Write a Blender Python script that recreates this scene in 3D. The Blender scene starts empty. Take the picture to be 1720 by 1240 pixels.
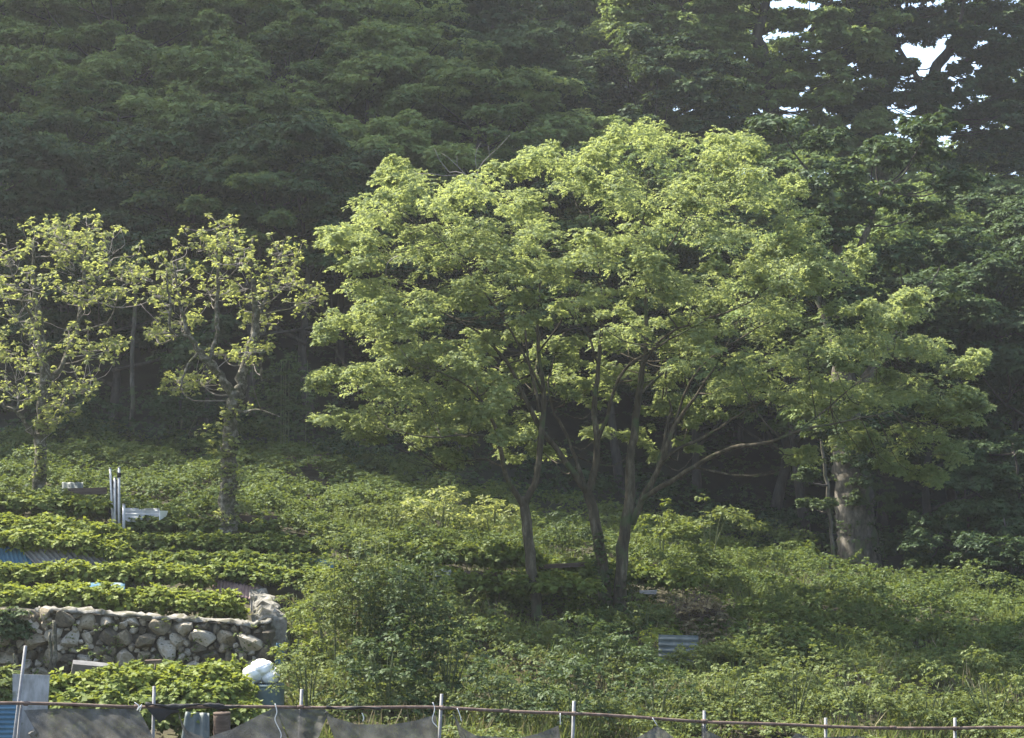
import bpy, math, random
import numpy as np
from mathutils import Vector, Matrix

S = bpy.context.scene
COL = S.collection
R = math.radians

# ------------------------------------------------------------------ camera
F_PX, CX, CY = 3000.0, 860.0, 620.0
PITCH = math.atan(180.0 / F_PX)
cam_d = bpy.data.cameras.new('camera')
cam_d.sensor_width = 36.0
cam_d.lens = F_PX / 1720.0 * 36.0
cam_d.clip_start = 0.1
cam_d.clip_end = 2000.0
cam = bpy.data.objects.new('camera', cam_d)
COL.objects.link(cam)
cam.location = (0, 0, 0)
cam.rotation_euler = (math.pi / 2 + PITCH, 0, 0)
S.camera = cam

# ------------------------------------------------------------------ world and sun
SUN_AZ, SUN_EL = R(61), R(54)          # azimuth: to the left of straight ahead
w = bpy.data.worlds.new('World')
S.world = w
w.use_nodes = True
nt = w.node_tree
nt.nodes.clear()
sky = nt.nodes.new('ShaderNodeTexSky')
sky.sky_type = 'NISHITA'
sky.sun_disc = False
sky.sun_elevation = SUN_EL
sky.sun_rotation = -SUN_AZ
sky.dust_density = 2.0
sky.air_density = 1.0
sky.ozone_density = 0.8
bg = nt.nodes.new('ShaderNodeBackground')
bg.inputs['Strength'].default_value = 0.12
wo = nt.nodes.new('ShaderNodeOutputWorld')
nt.links.new(sky.outputs[0], bg.inputs['Color'])
nt.links.new(bg.outputs[0], wo.inputs['Surface'])

sun_d = bpy.data.lights.new('sun', 'SUN')
sun_d.energy = 5.0
sun_d.angle = R(0.6)
sun_d.color = (1.0, 0.94, 0.82)
sun = bpy.data.objects.new('sun', sun_d)
COL.objects.link(sun)
to_sun = Vector((-math.sin(SUN_AZ) * math.cos(SUN_EL), math.cos(SUN_AZ) * math.cos(SUN_EL), math.sin(SUN_EL)))
sun.rotation_euler = to_sun.to_track_quat('Z', 'Y').to_euler()
sun.location = (-60, 40, 90)

S.view_settings.view_transform = 'Standard'
S.view_settings.look = 'None'
S.view_settings.exposure = 1.92
S.view_settings.gamma = 1.0
S.view_settings.use_curve_mapping = False
S.render.engine = 'CYCLES'
S.cycles.max_bounces = 8
S.cycles.diffuse_bounces = 3
S.cycles.glossy_bounces = 2
S.cycles.transmission_bounces = 3
S.cycles.transparent_max_bounces = 8
S.cycles.volume_bounces = 0
S.cycles.use_denoising = True
S.cycles.caustics_reflective = False
S.cycles.caustics_refractive = False

RNG = np.random.default_rng(7)
random.seed(7)


# ------------------------------------------------------------------ helpers
def P(px, py, Y):
    """the point seen at pixel (px, py) of the 1720 x 1240 photograph, at distance Y along the view"""
    u, v = (px - CX) / F_PX, (py - CY) / F_PX
    dy = math.cos(PITCH) + v * math.sin(PITCH)
    dz = math.sin(PITCH) - v * math.cos(PITCH)
    t = Y / dy
    return np.array([u * t, Y, dz * t])


def px_of(x, Y):
    return CX + F_PX * x / np.maximum(Y, 1.0)


def smooth(a, b, t):
    t = np.clip((t - a) / (b - a), 0, 1)
    return t * t * (3 - 2 * t)


def wav(x, y, s=1.0, k=0.0):
    """cheap smooth noise, about -1..1"""
    x = np.asarray(x) * s + k * 3.1
    y = np.asarray(y) * s - k * 1.7
    return (np.sin(x * 1.3 + 1.7 * np.sin(y * 0.9 + k)) + np.sin(y * 1.7 + 1.3 * np.sin(x * 1.1 + 2 * k)) +
            0.6 * np.sin(2.7 * x + 1.9 * y + k) + 0.4 * np.sin(4.3 * y - 3.1 * x + 2.2 * k)) / 2.4


def mesh_obj(name, verts, faces, mat=None, parent=None, smooth_shade=False):
    me = bpy.data.meshes.new(name)
    me.from_pydata([tuple(v) for v in verts], [], faces)
    if smooth_shade:
        me.polygons.foreach_set('use_smooth', np.ones(len(me.polygons), bool))
    if mat:
        me.materials.append(mat)
    me.update()
    o = bpy.data.objects.new(name, me)
    COL.objects.link(o)
    if parent:
        o.parent = parent
    return o


def quad_obj(name, co, nf_quads, mat, parent=None, tint=None, smooth_shade=False):
    """fast mesh of loose or shared quads; co (n,3), nf_quads (m,4)"""
    me = bpy.data.meshes.new(name)
    n, m = len(co), len(nf_quads)
    me.vertices.add(n)
    me.vertices.foreach_set('co', np.ascontiguousarray(co, np.float32).ravel())
    me.loops.add(m * 4)
    me.loops.foreach_set('vertex_index', np.ascontiguousarray(nf_quads, np.int32).ravel())
    me.polygons.add(m)
    me.polygons.foreach_set('loop_start', np.arange(m, dtype=np.int32) * 4)
    me.polygons.foreach_set('loop_total', np.full(m, 4, np.int32))
    if smooth_shade:
        me.polygons.foreach_set('use_smooth', np.ones(m, bool))
    me.materials.append(mat)
    if tint is not None:
        a = me.attributes.new('tint', 'FLOAT', 'FACE')
        a.data.foreach_set('value', np.ascontiguousarray(tint, np.float32))
    me.update(calc_edges=True)
    me.validate()
    o = bpy.data.objects.new(name, me)
    COL.objects.link(o)
    if parent:
        o.parent = parent
    return o


def tag(o, label=None, cat=None, group=None, kind=None):
    if label: o['label'] = label
    if cat: o['category'] = cat
    if group: o['group'] = group
    if kind: o['kind'] = kind
    return o


def empty(name, loc=(0, 0, 0), rz=0.0):
    o = bpy.data.objects.new(name, None)
    o.empty_display_size = 0.3
    COL.objects.link(o)
    o.location = [float(v) for v in loc]
    o.rotation_euler = (0, 0, rz)
    return o


def norm(v):
    return v / np.maximum(np.linalg.norm(v, axis=-1, keepdims=True), 1e-9)


# ------------------------------------------------------------------ materials
def new_mat(name):
    m = bpy.data.materials.new(name)
    m.use_nodes = True
    n = m.node_tree
    n.nodes.clear()
    out = n.nodes.new('ShaderNodeOutputMaterial')
    return m, n, out


def leaf_mat(name, dark, light, trans, tmix=0.42, gloss=0.06, rough=0.6, obj_var=0.0):
    m, n, out = new_mat(name)
    N, L = n.nodes.new, n.links.new
    at = N('ShaderNodeAttribute'); at.attribute_name = 'tint'
    fac = at.outputs['Fac']
    if obj_var:
        oi = N('ShaderNodeObjectInfo')
        sb = N('ShaderNodeMath'); sb.operation = 'SUBTRACT'
        L(at.outputs['Fac'], sb.inputs[0]); sb.inputs[1].default_value = obj_var * 0.42
        mm = N('ShaderNodeMath'); mm.operation = 'MULTIPLY_ADD'
        L(oi.outputs['Random'], mm.inputs[0]); mm.inputs[1].default_value = obj_var
        L(sb.outputs[0], mm.inputs[2]); fac = mm.outputs[0]
    mx = N('ShaderNodeMix'); mx.data_type = 'RGBA'
    mx.inputs['A'].default_value = (*dark, 1); mx.inputs['B'].default_value = (*light, 1)
    L(fac, mx.inputs['Factor'])
    d = N('ShaderNodeBsdfDiffuse'); L(mx.outputs['Result'], d.inputs['Color'])
    t = N('ShaderNodeBsdfTranslucent')
    mt = N('ShaderNodeMix'); mt.data_type = 'RGBA'; mt.inputs['Factor'].default_value = 0.7
    L(mx.outputs['Result'], mt.inputs['A']); mt.inputs['B'].default_value = (*trans, 1)
    L(mt.outputs['Result'], t.inputs['Color'])
    s1 = N('ShaderNodeMixShader'); s1.inputs[0].default_value = tmix
    L(d.outputs[0], s1.inputs[1]); L(t.outputs[0], s1.inputs[2])
    g = N('ShaderNodeBsdfGlossy'); g.inputs['Roughness'].default_value = rough
    g.inputs['Color'].default_value = (0.9, 0.95, 0.9, 1)
    s2 = N('ShaderNodeMixShader'); s2.inputs[0].default_value = gloss
    L(s1.outputs[0], s2.inputs[1]); L(g.outputs[0], s2.inputs[2])
    L(s2.outputs[0], out.inputs['Surface'])
    return m


def rough_mat(name, cols, scale=6.0, detail=6.0, rough=0.9, bump=0.3, metal=0.0, stretch=(1, 1, 1), obj_random=False, spots=None):
    """cols: list of (position, colour) along a noise; spots: (colour, scale, threshold) of patches with edges of their own"""
    m, n, out = new_mat(name)
    N, L = n.nodes.new, n.links.new
    tc = N('ShaderNodeTexCoord')
    mp = N('ShaderNodeMapping'); mp.inputs['Scale'].default_value = stretch
    L(tc.outputs['Object'], mp.inputs['Vector'])
    no = N('ShaderNodeTexNoise'); no.inputs['Scale'].default_value = scale
    no.inputs['Detail'].default_value = detail; no.inputs['Roughness'].default_value = 0.65
    L(mp.outputs[0], no.inputs['Vector'])
    fac = no.outputs['Fac']
    if obj_random:
        oi = N('ShaderNodeObjectInfo')
        a = N('ShaderNodeMath'); a.operation = 'MULTIPLY_ADD'
        L(oi.outputs['Random'], a.inputs[0]); a.inputs[1].default_value = 0.75; a.inputs[2].default_value = -0.375
        b = N('ShaderNodeMath'); b.operation = 'ADD'
        L(a.outputs[0], b.inputs[0]); L(no.outputs['Fac'], b.inputs[1]); fac = b.outputs[0]
    cr = N('ShaderNodeValToRGB')
    e = cr.color_ramp.elements
    while len(e) < len(cols): e.new(0.5)
    for k, (p, c) in enumerate(cols):
        e[k].position = p; e[k].color = (*c, 1)
    L(fac, cr.inputs[0])
    colour = cr.outputs[0]
    if spots:
        sc, ss, th = spots
        n2 = N('ShaderNodeTexNoise'); n2.inputs['Scale'].default_value = ss; n2.inputs['Detail'].default_value = 5
        L(tc.outputs['Object'], n2.inputs['Vector'])
        r2 = N('ShaderNodeValToRGB'); r2.color_ramp.elements[0].position = th; r2.color_ramp.elements[1].position = th + 0.09
        L(n2.outputs['Fac'], r2.inputs[0])
        mx = N('ShaderNodeMix'); mx.data_type = 'RGBA'
        L(r2.outputs[0], mx.inputs['Factor']); L(colour, mx.inputs['A']); mx.inputs['B'].default_value = (*sc, 1)
        colour = mx.outputs['Result']
    p = N('ShaderNodeBsdfPrincipled')
    L(colour, p.inputs['Base Color'])
    p.inputs['Roughness'].default_value = rough; p.inputs['Metallic'].default_value = metal
    if 'Specular IOR Level' in p.inputs: p.inputs['Specular IOR Level'].default_value = 0.25
    if bump:
        bp = N('ShaderNodeBump'); bp.inputs['Strength'].default_value = bump; bp.inputs['Distance'].default_value = 0.03
        L(no.outputs['Fac'], bp.inputs['Height']); L(bp.outputs[0], p.inputs['Normal'])
    L(p.outputs[0], out.inputs['Surface'])
    return m


M = {}
M['maple'] = leaf_mat('maple_leaf', (0.105, 0.155, 0.05), (0.25, 0.295, 0.13), (0.42, 0.47, 0.135), 0.54, 0.022, 0.6)
M['young'] = leaf_mat('young_leaf', (0.13, 0.165, 0.05), (0.28, 0.305, 0.115), (0.42, 0.45, 0.11), 0.52, 0.025)
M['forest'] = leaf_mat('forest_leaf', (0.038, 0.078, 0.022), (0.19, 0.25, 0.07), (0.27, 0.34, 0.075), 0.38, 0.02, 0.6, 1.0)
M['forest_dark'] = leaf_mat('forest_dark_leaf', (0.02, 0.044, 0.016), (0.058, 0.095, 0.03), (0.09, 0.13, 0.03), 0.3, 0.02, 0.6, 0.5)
M['vine'] = leaf_mat('vine_leaf', (0.065, 0.105, 0.018), (0.16, 0.195, 0.034), (0.26, 0.30, 0.04), 0.38, 0.02)
M['crop'] = leaf_mat('crop_leaf', (0.085, 0.125, 0.018), (0.215, 0.245, 0.038), (0.32, 0.36, 0.04), 0.38, 0.02)
M['cover'] = leaf_mat('cover_leaf', (0.04, 0.075, 0.016), (0.115, 0.15, 0.03), (0.19, 0.23, 0.035), 0.36, 0.02)
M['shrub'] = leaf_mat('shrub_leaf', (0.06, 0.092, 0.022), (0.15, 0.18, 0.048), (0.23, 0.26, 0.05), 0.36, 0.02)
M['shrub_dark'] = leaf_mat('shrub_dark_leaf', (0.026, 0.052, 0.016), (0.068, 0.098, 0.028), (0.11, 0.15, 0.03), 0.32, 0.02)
M['dry'] = leaf_mat('dry_leaf', (0.12, 0.10, 0.05), (0.24, 0.20, 0.11), (0.24, 0.2, 0.1), 0.3, 0.02)
M['bark'] = rough_mat('bark', [(0.3, (0.022, 0.019, 0.011)), (0.52, (0.06, 0.05, 0.032)), (0.72, (0.15, 0.132, 0.092))], 7, 8, 0.95, 0.6, stretch=(1, 1, 0.3), spots=((0.052, 0.07, 0.028), 2.2, 0.56))
M['bark_pale'] = rough_mat('bark_pale', [(0.3, (0.05, 0.046, 0.036)), (0.5, (0.11, 0.10, 0.08)), (0.72, (0.2, 0.19, 0.155))], 8, 8, 0.95, 0.5, stretch=(1, 1, 0.4), spots=((0.075, 0.085, 0.035), 2.6, 0.6))
M['bark_moss'] = rough_mat('bark_moss', [(0.32, (0.022, 0.02, 0.014)), (0.5, (0.085, 0.078, 0.055)), (0.68, (0.26, 0.245, 0.2))], 8, 10, 0.95, 1.0, spots=((0.055, 0.06, 0.025), 6, 0.54))
M['bark_dark'] = rough_mat('bark_dark', [(0.3, (0.025, 0.022, 0.018)), (0.6, (0.07, 0.062, 0.05)), (0.8, (0.13, 0.12, 0.10))], 5, 6, 0.95, 0.5, stretch=(1, 1, 0.3))
M['bark_big'] = rough_mat('bark_big', [(0.32, (0.035, 0.031, 0.023)), (0.5, (0.09, 0.08, 0.06)), (0.68, (0.19, 0.17, 0.135))], 6, 9, 0.95, 0.9, stretch=(1, 1, 0.35), spots=((0.085, 0.105, 0.045), 1.6, 0.53))
M['dead'] = rough_mat('dead_wood', [(0.3, (0.16, 0.14, 0.12)), (0.7, (0.34, 0.31, 0.28))], 12, 4, 0.95, 0.2)
M['stem'] = rough_mat('green_stem', [(0.3, (0.06, 0.085, 0.03)), (0.7, (0.14, 0.15, 0.07))], 9, 3, 0.8, 0.1)
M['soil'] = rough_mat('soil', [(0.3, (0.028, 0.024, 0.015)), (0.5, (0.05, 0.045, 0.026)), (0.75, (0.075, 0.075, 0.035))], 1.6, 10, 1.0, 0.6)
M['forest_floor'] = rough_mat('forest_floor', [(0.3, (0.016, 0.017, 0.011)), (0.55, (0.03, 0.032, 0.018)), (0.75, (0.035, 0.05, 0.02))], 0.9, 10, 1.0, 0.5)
M['stone'] = rough_mat('stone', [(0.12, (0.07, 0.06, 0.045)), (0.38, (0.16, 0.135, 0.09)), (0.55, (0.25, 0.21, 0.145)), (0.75, (0.34, 0.31, 0.255)), (0.95, (0.48, 0.41, 0.31))], 3.5, 8, 0.95, 0.55, obj_random=True, spots=((0.10, 0.095, 0.055), 3.5, 0.6))
M['mortar'] = rough_mat('mortar', [(0.3, (0.06, 0.054, 0.04)), (0.6, (0.14, 0.125, 0.095)), (0.8, (0.24, 0.22, 0.175))], 8, 8, 1.0, 0.6)
M['concrete'] = rough_mat('old_concrete', [(0.3, (0.10, 0.095, 0.08)), (0.5, (0.19, 0.18, 0.155)), (0.7, (0.30, 0.29, 0.26))], 9, 10, 0.95, 1.0, spots=((0.10, 0.095, 0.065), 5, 0.52))
M['galv'] = rough_mat('galvanised_steel', [(0.3, (0.14, 0.14, 0.142)), (0.7, (0.26, 0.26, 0.262))], 9, 4, 0.6, 0.05, metal=0.1)
M['galv_light'] = rough_mat('pale_steel', [(0.3, (0.34, 0.34, 0.34)), (0.7, (0.52, 0.52, 0.515))], 9, 4, 0.55, 0.05, metal=0.1)
M['rust'] = rough_mat('rusty_pipe', [(0.3, (0.06, 0.04, 0.032)), (0.5, (0.115, 0.08, 0.064)), (0.75, (0.21, 0.165, 0.14))], 7, 7, 0.8, 0.15, metal=0.1)
M['sheet_grey'] = rough_mat('grey_sheet', [(0.3, (0.11, 0.105, 0.10)), (0.5, (0.19, 0.185, 0.175)), (0.7, (0.29, 0.285, 0.275))], 2.5, 7, 0.6, 0.05, metal=0.2, spots=((0.20, 0.15, 0.11), 2.2, 0.62))
M['sheet_white'] = rough_mat('pale_sheet', [(0.3, (0.30, 0.31, 0.31)), (0.7, (0.48, 0.48, 0.47))], 3, 6, 0.6, 0.05, spots=((0.33, 0.31, 0.28), 3, 0.6))
M['sheet_blue'] = rough_mat('blue_sheet', [(0.3, (0.05, 0.11, 0.16)), (0.6, (0.08, 0.17, 0.24)), (0.8, (0.14, 0.23, 0.29))], 3, 6, 0.9, 0.05, spots=((0.20, 0.23, 0.24), 2.5, 0.6))
M['sheet_teal'] = rough_mat('teal_sheet', [(0.3, (0.065, 0.08, 0.075)), (0.6, (0.125, 0.145, 0.135)), (0.8, (0.22, 0.225, 0.205))], 3, 6, 0.55, 0.05, spots=((0.25, 0.24, 0.19), 2.5, 0.55))
M['sheet_rust'] = rough_mat('rusty_sheet', [(0.3, (0.14, 0.09, 0.08)), (0.6, (0.25, 0.17, 0.15)), (0.8, (0.42, 0.36, 0.34))], 4, 7, 0.8, 0.1)
M['plank'] = rough_mat('weathered_plank', [(0.3, (0.055, 0.038, 0.028)), (0.6, (0.11, 0.08, 0.06)), (0.8, (0.18, 0.14, 0.11))], 6, 7, 0.9, 0.3, stretch=(0.3, 2, 4))
M['board'] = rough_mat('grey_board', [(0.25, (0.14, 0.14, 0.13)), (0.5, (0.27, 0.275, 0.27)), (0.7, (0.36, 0.365, 0.365))], 5, 9, 0.85, 0.15, stretch=(1.5, 1, 0.5), spots=((0.13, 0.14, 0.10), 5, 0.6))
M['sack'] = rough_mat('white_plastic', [(0.3, (0.70, 0.69, 0.66)), (0.7, (0.84, 0.83, 0.80))], 5, 5, 0.5, 0.25)
M['tarp'] = rough_mat('faded_tarp', [(0.3, (0.08, 0.12, 0.13)), (0.6, (0.14, 0.19, 0.195)), (0.8, (0.23, 0.27, 0.26))], 4, 6, 0.6, 0.2)
M['string'] = rough_mat('white_string', [(0.3, (0.68, 0.67, 0.64)), (0.7, (0.8, 0.79, 0.76))], 9, 3, 0.8, 0)
M['black_tarp'] = rough_mat('black_cloth', [(0.3, (0.012, 0.012, 0.013)), (0.7, (0.03, 0.03, 0.031))], 6, 6, 0.8, 0.3)


def net_mat():
    m, n, out = new_mat('shade_net')
    N, L = n.nodes.new, n.links.new
    tc = N('ShaderNodeTexCoord')
    no = N('ShaderNodeTexNoise'); no.inputs['Scale'].default_value = 5; no.inputs['Detail'].default_value = 7
    L(tc.outputs['Object'], no.inputs['Vector'])
    cr = N('ShaderNodeValToRGB')
    cr.color_ramp.elements[0].position = 0.35; cr.color_ramp.elements[0].color = (0.07, 0.07, 0.068, 1)
    cr.color_ramp.elements[1].position = 0.7; cr.color_ramp.elements[1].color = (0.165, 0.165, 0.158, 1)
    L(no.outputs['Fac'], cr.inputs[0])
    d = N('ShaderNodeBsdfDiffuse'); L(cr.outputs[0], d.inputs['Color'])
    t = N('ShaderNodeBsdfTranslucent'); L(cr.outputs[0], t.inputs['Color'])
    s = N('ShaderNodeMixShader'); s.inputs[0].default_value = 0.35
    L(d.outputs[0], s.inputs[1]); L(t.outputs[0], s.inputs[2])
    # the weave: holes between threads, 4 mm apart
    wv = N('ShaderNodeTexNoise'); wv.inputs['Scale'].default_value = 160; wv.inputs['Detail'].default_value = 1
    L(tc.outputs['Object'], wv.inputs['Vector'])
    wr = N('ShaderNodeValToRGB'); wr.color_ramp.elements[0].position = 0.58; wr.color_ramp.elements[1].position = 0.68
    L(wv.outputs['Fac'], wr.inputs[0])
    tr = N('ShaderNodeBsdfTransparent')
    s2 = N('ShaderNodeMixShader')
    L(wr.outputs[0], s2.inputs[0]); L(s.outputs[0], s2.inputs[1]); L(tr.outputs[0], s2.inputs[2])
    L(s2.outputs[0], out.inputs['Surface'])
    return m


M['net'] = net_mat()

# ------------------------------------------------------------------ terrain
HILL = 0.67
SHADE_SPUR = (2.2, 90.0, 74.0, 91.0)  # steepness, cap and depth window of the added sun-blocking rise
KPX = np.array([-300, 0, 440, 560, 900, 1300, 1720, 2050], float)
TAB = [
    # Y      -300    0     440    560    900   1300   1720   2050
    (-6.0,  [-1.7, -1.7, -1.7, -1.7, -1.7, -1.7, -1.7, -1.7]),
    (3.0,   [-1.7, -1.7, -1.7, -1.7, -1.7, -1.7, -1.7, -1.7]),
    (18.0,  [-5.0, -5.0, -5.0, -5.0, -5.1, -5.1, -5.2, -5.2]),
    (26.0,  [-5.1, -5.1, -5.1, -5.1, -5.2, -5.2, -5.3, -5.3]),
    (30.0,  [-4.6, -4.6, -4.6, -4.6, -4.8, -4.9, -4.9, -5.0]),
    (35.6,  [-4.2, -4.2, -4.2, -4.2, -4.15, -4.2, -4.3, -4.4]),
    (36.25, [-4.1, -4.1, -4.1, -4.0, -4.0, -4.1, -4.2, -4.3]),
    (36.55, [-2.75, -2.85, -3.2, -3.8, -4.0, -4.1, -4.2, -4.3]),
    (38.2,  [-2.5, -2.6, -2.95, -3.3, -3.8, -4.0, -4.1, -4.2]),
    (38.5,  [-2.3, -2.35, -2.8, -3.1, -3.75, -3.95, -4.05, -4.2]),
    (39.7,  [-2.2, -2.2, -2.6, -2.8, -3.65, -3.8, -4.0, -4.15]),
    (40.1,  [-1.5, -1.6, -2.4, -2.6, -3.55, -3.7, -3.95, -4.1]),
    (42.2,  [-1.25, -1.35, -1.8, -2.1, -3.0, -3.4, -3.8, -4.0]),
    (44.0,  [-0.9, -1.0, -1.4, -1.7, -2.55, -3.1, -3.7, -3.9]),
    (50.0,  [-0.1, -0.15, -0.35, -0.6, -1.8, -2.75, -3.7, -3.9]),
    (56.0,  [0.7, 0.7, 0.55, 0.3, -1.2, -2.5, -3.65, -3.9]),
    (62.0,  [2.4, 2.4, 2.2, 1.8, 0.2, -1.7, -2.9, -3.2]),
]
TY = np.array([t[0] for t in TAB])
TZ = np.array([t[1] for t in TAB])


def ground(x, Y):
    x = np.asarray(x, float); Y = np.asarray(Y, float)
    px = np.clip(px_of(x, np.maximum(Y, 24.0)), -300, 2050)
    Yc = np.clip(Y, -6, 62)
    i = np.clip(np.searchsorted(TY, Yc) - 1, 0, len(TY) - 2)
    j = np.clip(np.searchsorted(KPX, px) - 1, 0, len(KPX) - 2)
    a = (Yc - TY[i]) / (TY[i + 1] - TY[i])
    b = (px - KPX[j]) / (KPX[j + 1] - KPX[j])
    z = (TZ[i, j] * (1 - b) + TZ[i, j + 1] * b) * (1 - a) + (TZ[i + 1, j] * (1 - b) + TZ[i + 1, j + 1] * b) * a
    far = np.maximum(Y - 62, 0)
    rightw = smooth(0, 17, x)
    left = HILL * np.minimum(far, 75)
    right = 0.45 * np.minimum(far, 34) - 0.1 * np.maximum(far - 40, 0)
    z = z + left * (1 - rightw) + right * rightw
    # an added rise at left, out of view, shaped to shade the forest
    shade_spur = np.minimum(SHADE_SPUR[0] * np.maximum(-24 - x, 0), SHADE_SPUR[1]) * smooth(SHADE_SPUR[2], SHADE_SPUR[3], Y)
    z = z + shade_spur
    return z + 0.06 * wav(x, Y, 1.3) * smooth(24, 28, Y) + 0.9 * wav(x, Y, 0.16, 2) * smooth(64, 80, Y)


xs = np.concatenate([np.linspace(-170, -26, 50), np.linspace(-25, 25, 130), np.linspace(26, 100, 40)])
ys = np.concatenate([np.linspace(-6, 24, 16), np.linspace(24.6, 62, 120), np.linspace(63, 165, 70)])
X, Yg = np.meshgrid(xs, ys)
Z = ground(X, Yg)
nx, ny = len(xs), len(ys)


def grid_faces(i0, i1):
    jj, ii = np.meshgrid(np.arange(nx - 1), np.arange(i0, i1))
    a = (ii * nx + jj).ravel()
    return np.stack([a, a + 1, a + nx + 1, a + nx], 1)


co = np.stack([X.ravel(), Yg.ravel(), Z.ravel()], 1)
k_split = int(np.searchsorted(ys, 56.0))
lo = co[: (k_split + 1) * nx]
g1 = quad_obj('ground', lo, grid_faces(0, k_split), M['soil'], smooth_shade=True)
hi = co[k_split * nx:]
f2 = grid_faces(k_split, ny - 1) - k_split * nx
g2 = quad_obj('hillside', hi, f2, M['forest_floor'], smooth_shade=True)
tag(g1, kind='structure'); tag(g2, kind='structure')

# ------------------------------------------------------------------ leaves
LEAF_F = np.array([[0, 1, 2, 3]])


def leaf_quads(pos, d, n, Ln, Wd):
    """one folded rhombus per leaf"""
    d = norm(d)
    s = norm(np.cross(n, d))
    n = np.cross(d, s)
    Ln = Ln[:, None]; Wd = Wd[:, None]
    v0 = pos
    v1 = pos + d * Ln * 0.42 + s * Wd * 0.5 - n * Wd * 0.10
    v2 = pos + d * Ln - n * Ln * 0.12
    v3 = pos + d * Ln * 0.42 - s * Wd * 0.5 - n * Wd * 0.10
    return np.stack([v0, v1, v2, v3], 1).reshape(-1, 3)


def sprays(C, Rr, n_sp, n_lf, L=0.085, aspect=0.55, rng=RNG, droop=0.25, el_lo=-0.25, up=0.7, inner=0.25, spread=0.8, ct=None, tv=0.1):
    """leafy twigs radiating out of pads (centres C, radii Rr); returns vertices and tints"""
    C = np.asarray(C, float).reshape(-1, 3); Rr = np.asarray(Rr, float).reshape(-1, 3)
    n = len(C)
    ct = np.full(n, 0.5) if ct is None else ct
    ct = np.repeat(ct, n_sp)
    C = np.repeat(C, n_sp, 0); Rr = np.repeat(Rr, n_sp, 0)
    m = len(C)
    az = rng.uniform(0, 2 * np.pi, m)
    se = rng.uniform(el_lo, 1.0, m)
    ce = np.sqrt(np.maximum(1 - se * se, 0))
    D = np.stack([ce * np.cos(az), ce * np.sin(az), se], 1)
    a = rng.uniform(0.1, 0.55, m)[:, None]
    b = rng.uniform(0.72, 1.08, m)[:, None]
    A = C + D * Rr * a
    B = C + D * Rr * b
    lenr = np.linalg.norm(B - A, axis=1, keepdims=True)
    Dn = norm(B - A)
    mid = (A + B) / 2 + np.array([0, 0, 1.0]) * lenr * 0.12
    B = B - np.array([0, 0, 1.0]) * lenr * droop * rng.uniform(0.3, 1.3, (m, 1))
    t = (inner + (1 - inner) * (np.arange(n_lf) + 0.5) / n_lf)[None, :, None]
    t = np.clip(t + rng.uniform(-0.5, 0.5, (m, n_lf, 1)) / n_lf, 0, 1)
    A_, M_, B_ = A[:, None], mid[:, None], B[:, None]
    pos = (1 - t) ** 2 * A_ + 2 * t * (1 - t) * M_ + t ** 2 * B_
    tan = norm(2 * (1 - t) * (M_ - A_) + 2 * t * (B_ - M_))
    side = norm(np.cross(tan, np.array([0, 0, 1.0])) + 1e-6)
    sg = np.where((np.arange(n_lf) % 2) == 0, 1.0, -1.0)[None, :, None]
    d = tan * 0.6 + side * sg * spread + rng.normal(0, 0.28, pos.shape) + np.array([0, 0, -0.22])
    nn = np.array([0, 0, up]) + 0.45 * Dn[:, None] + rng.normal(0, 0.38, pos.shape)
    k = m * n_lf
    Ln = L * rng.uniform(0.65, 1.25, k)
    v = leaf_quads(pos.reshape(-1, 3), d.reshape(-1, 3), nn.reshape(-1, 3), Ln, Ln * aspect * rng.uniform(0.8, 1.2, k))
    tint = np.clip(np.repeat(ct + rng.normal(0, tv, m), n_lf) + rng.normal(0, 0.15, k), 0, 1)
    return v, tint


def crown_obj(name, parts, mat, parent=None):
    v = np.concatenate([p[0] for p in parts]); t = np.concatenate([p[1] for p in parts])
    f = np.arange(len(v)).reshape(-1, 4)
    return quad_obj(name, v, f, mat, parent, t)


# ------------------------------------------------------------------ branches
def curve_pts(pts, n=4, wig=0.0, rng=RNG):
    """Catmull-Rom through (x,y,z,r) points"""
    p = np.asarray(pts, float)
    q = np.vstack([2 * p[0] - p[1], p, 2 * p[-1] - p[-2]])
    out = []
    for i in range(1, len(q) - 2):
        for t in np.arange(n) / n:
            a, b, c, d = q[i - 1], q[i], q[i + 1], q[i + 2]
            out.append(0.5 * (2 * b + (c - a) * t + (2 * a - 5 * b + 4 * c - d) * t * t + (3 * b - a - 3 * c + d) * t ** 3))
    out.append(p[-1])
    o = np.array(out)
    if wig:
        o[1:-1, :3] += rng.normal(0, wig, (len(o) - 2, 3))
    o[:, 3] = np.maximum(o[:, 3], 0.003)
    return o


def tube_geo(p, sides=7, rough=0.0, rng=RNG):
    n = len(p)
    t = norm(np.gradient(p[:, :3], axis=0))
    ref = np.array([1.0, 0, 0]) if abs(t[0, 0]) < 0.8 else np.array([0, 1.0, 0])
    v = []
    for i in range(n):
        ref = norm(ref - t[i] * np.dot(ref, t[i]))
        b = np.cross(t[i], ref)
        a = np.arange(sides) * 2 * np.pi / sides
        rr = p[i, 3] * (1 + (rng.normal(0, rough, sides) if rough else 0))
        v.append(p[i, :3] + np.outer(np.cos(a) * rr, ref) + np.outer(np.sin(a) * rr, b))
    v = np.vstack(v)
    f = []
    for i in range(n - 1):
        for k in range(sides):
            k2 = (k + 1) % sides
            f.append((i * sides + k, i * sides + k2, (i + 1) * sides + k2, (i + 1) * sides + k))
    return v, f, n * sides


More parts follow.
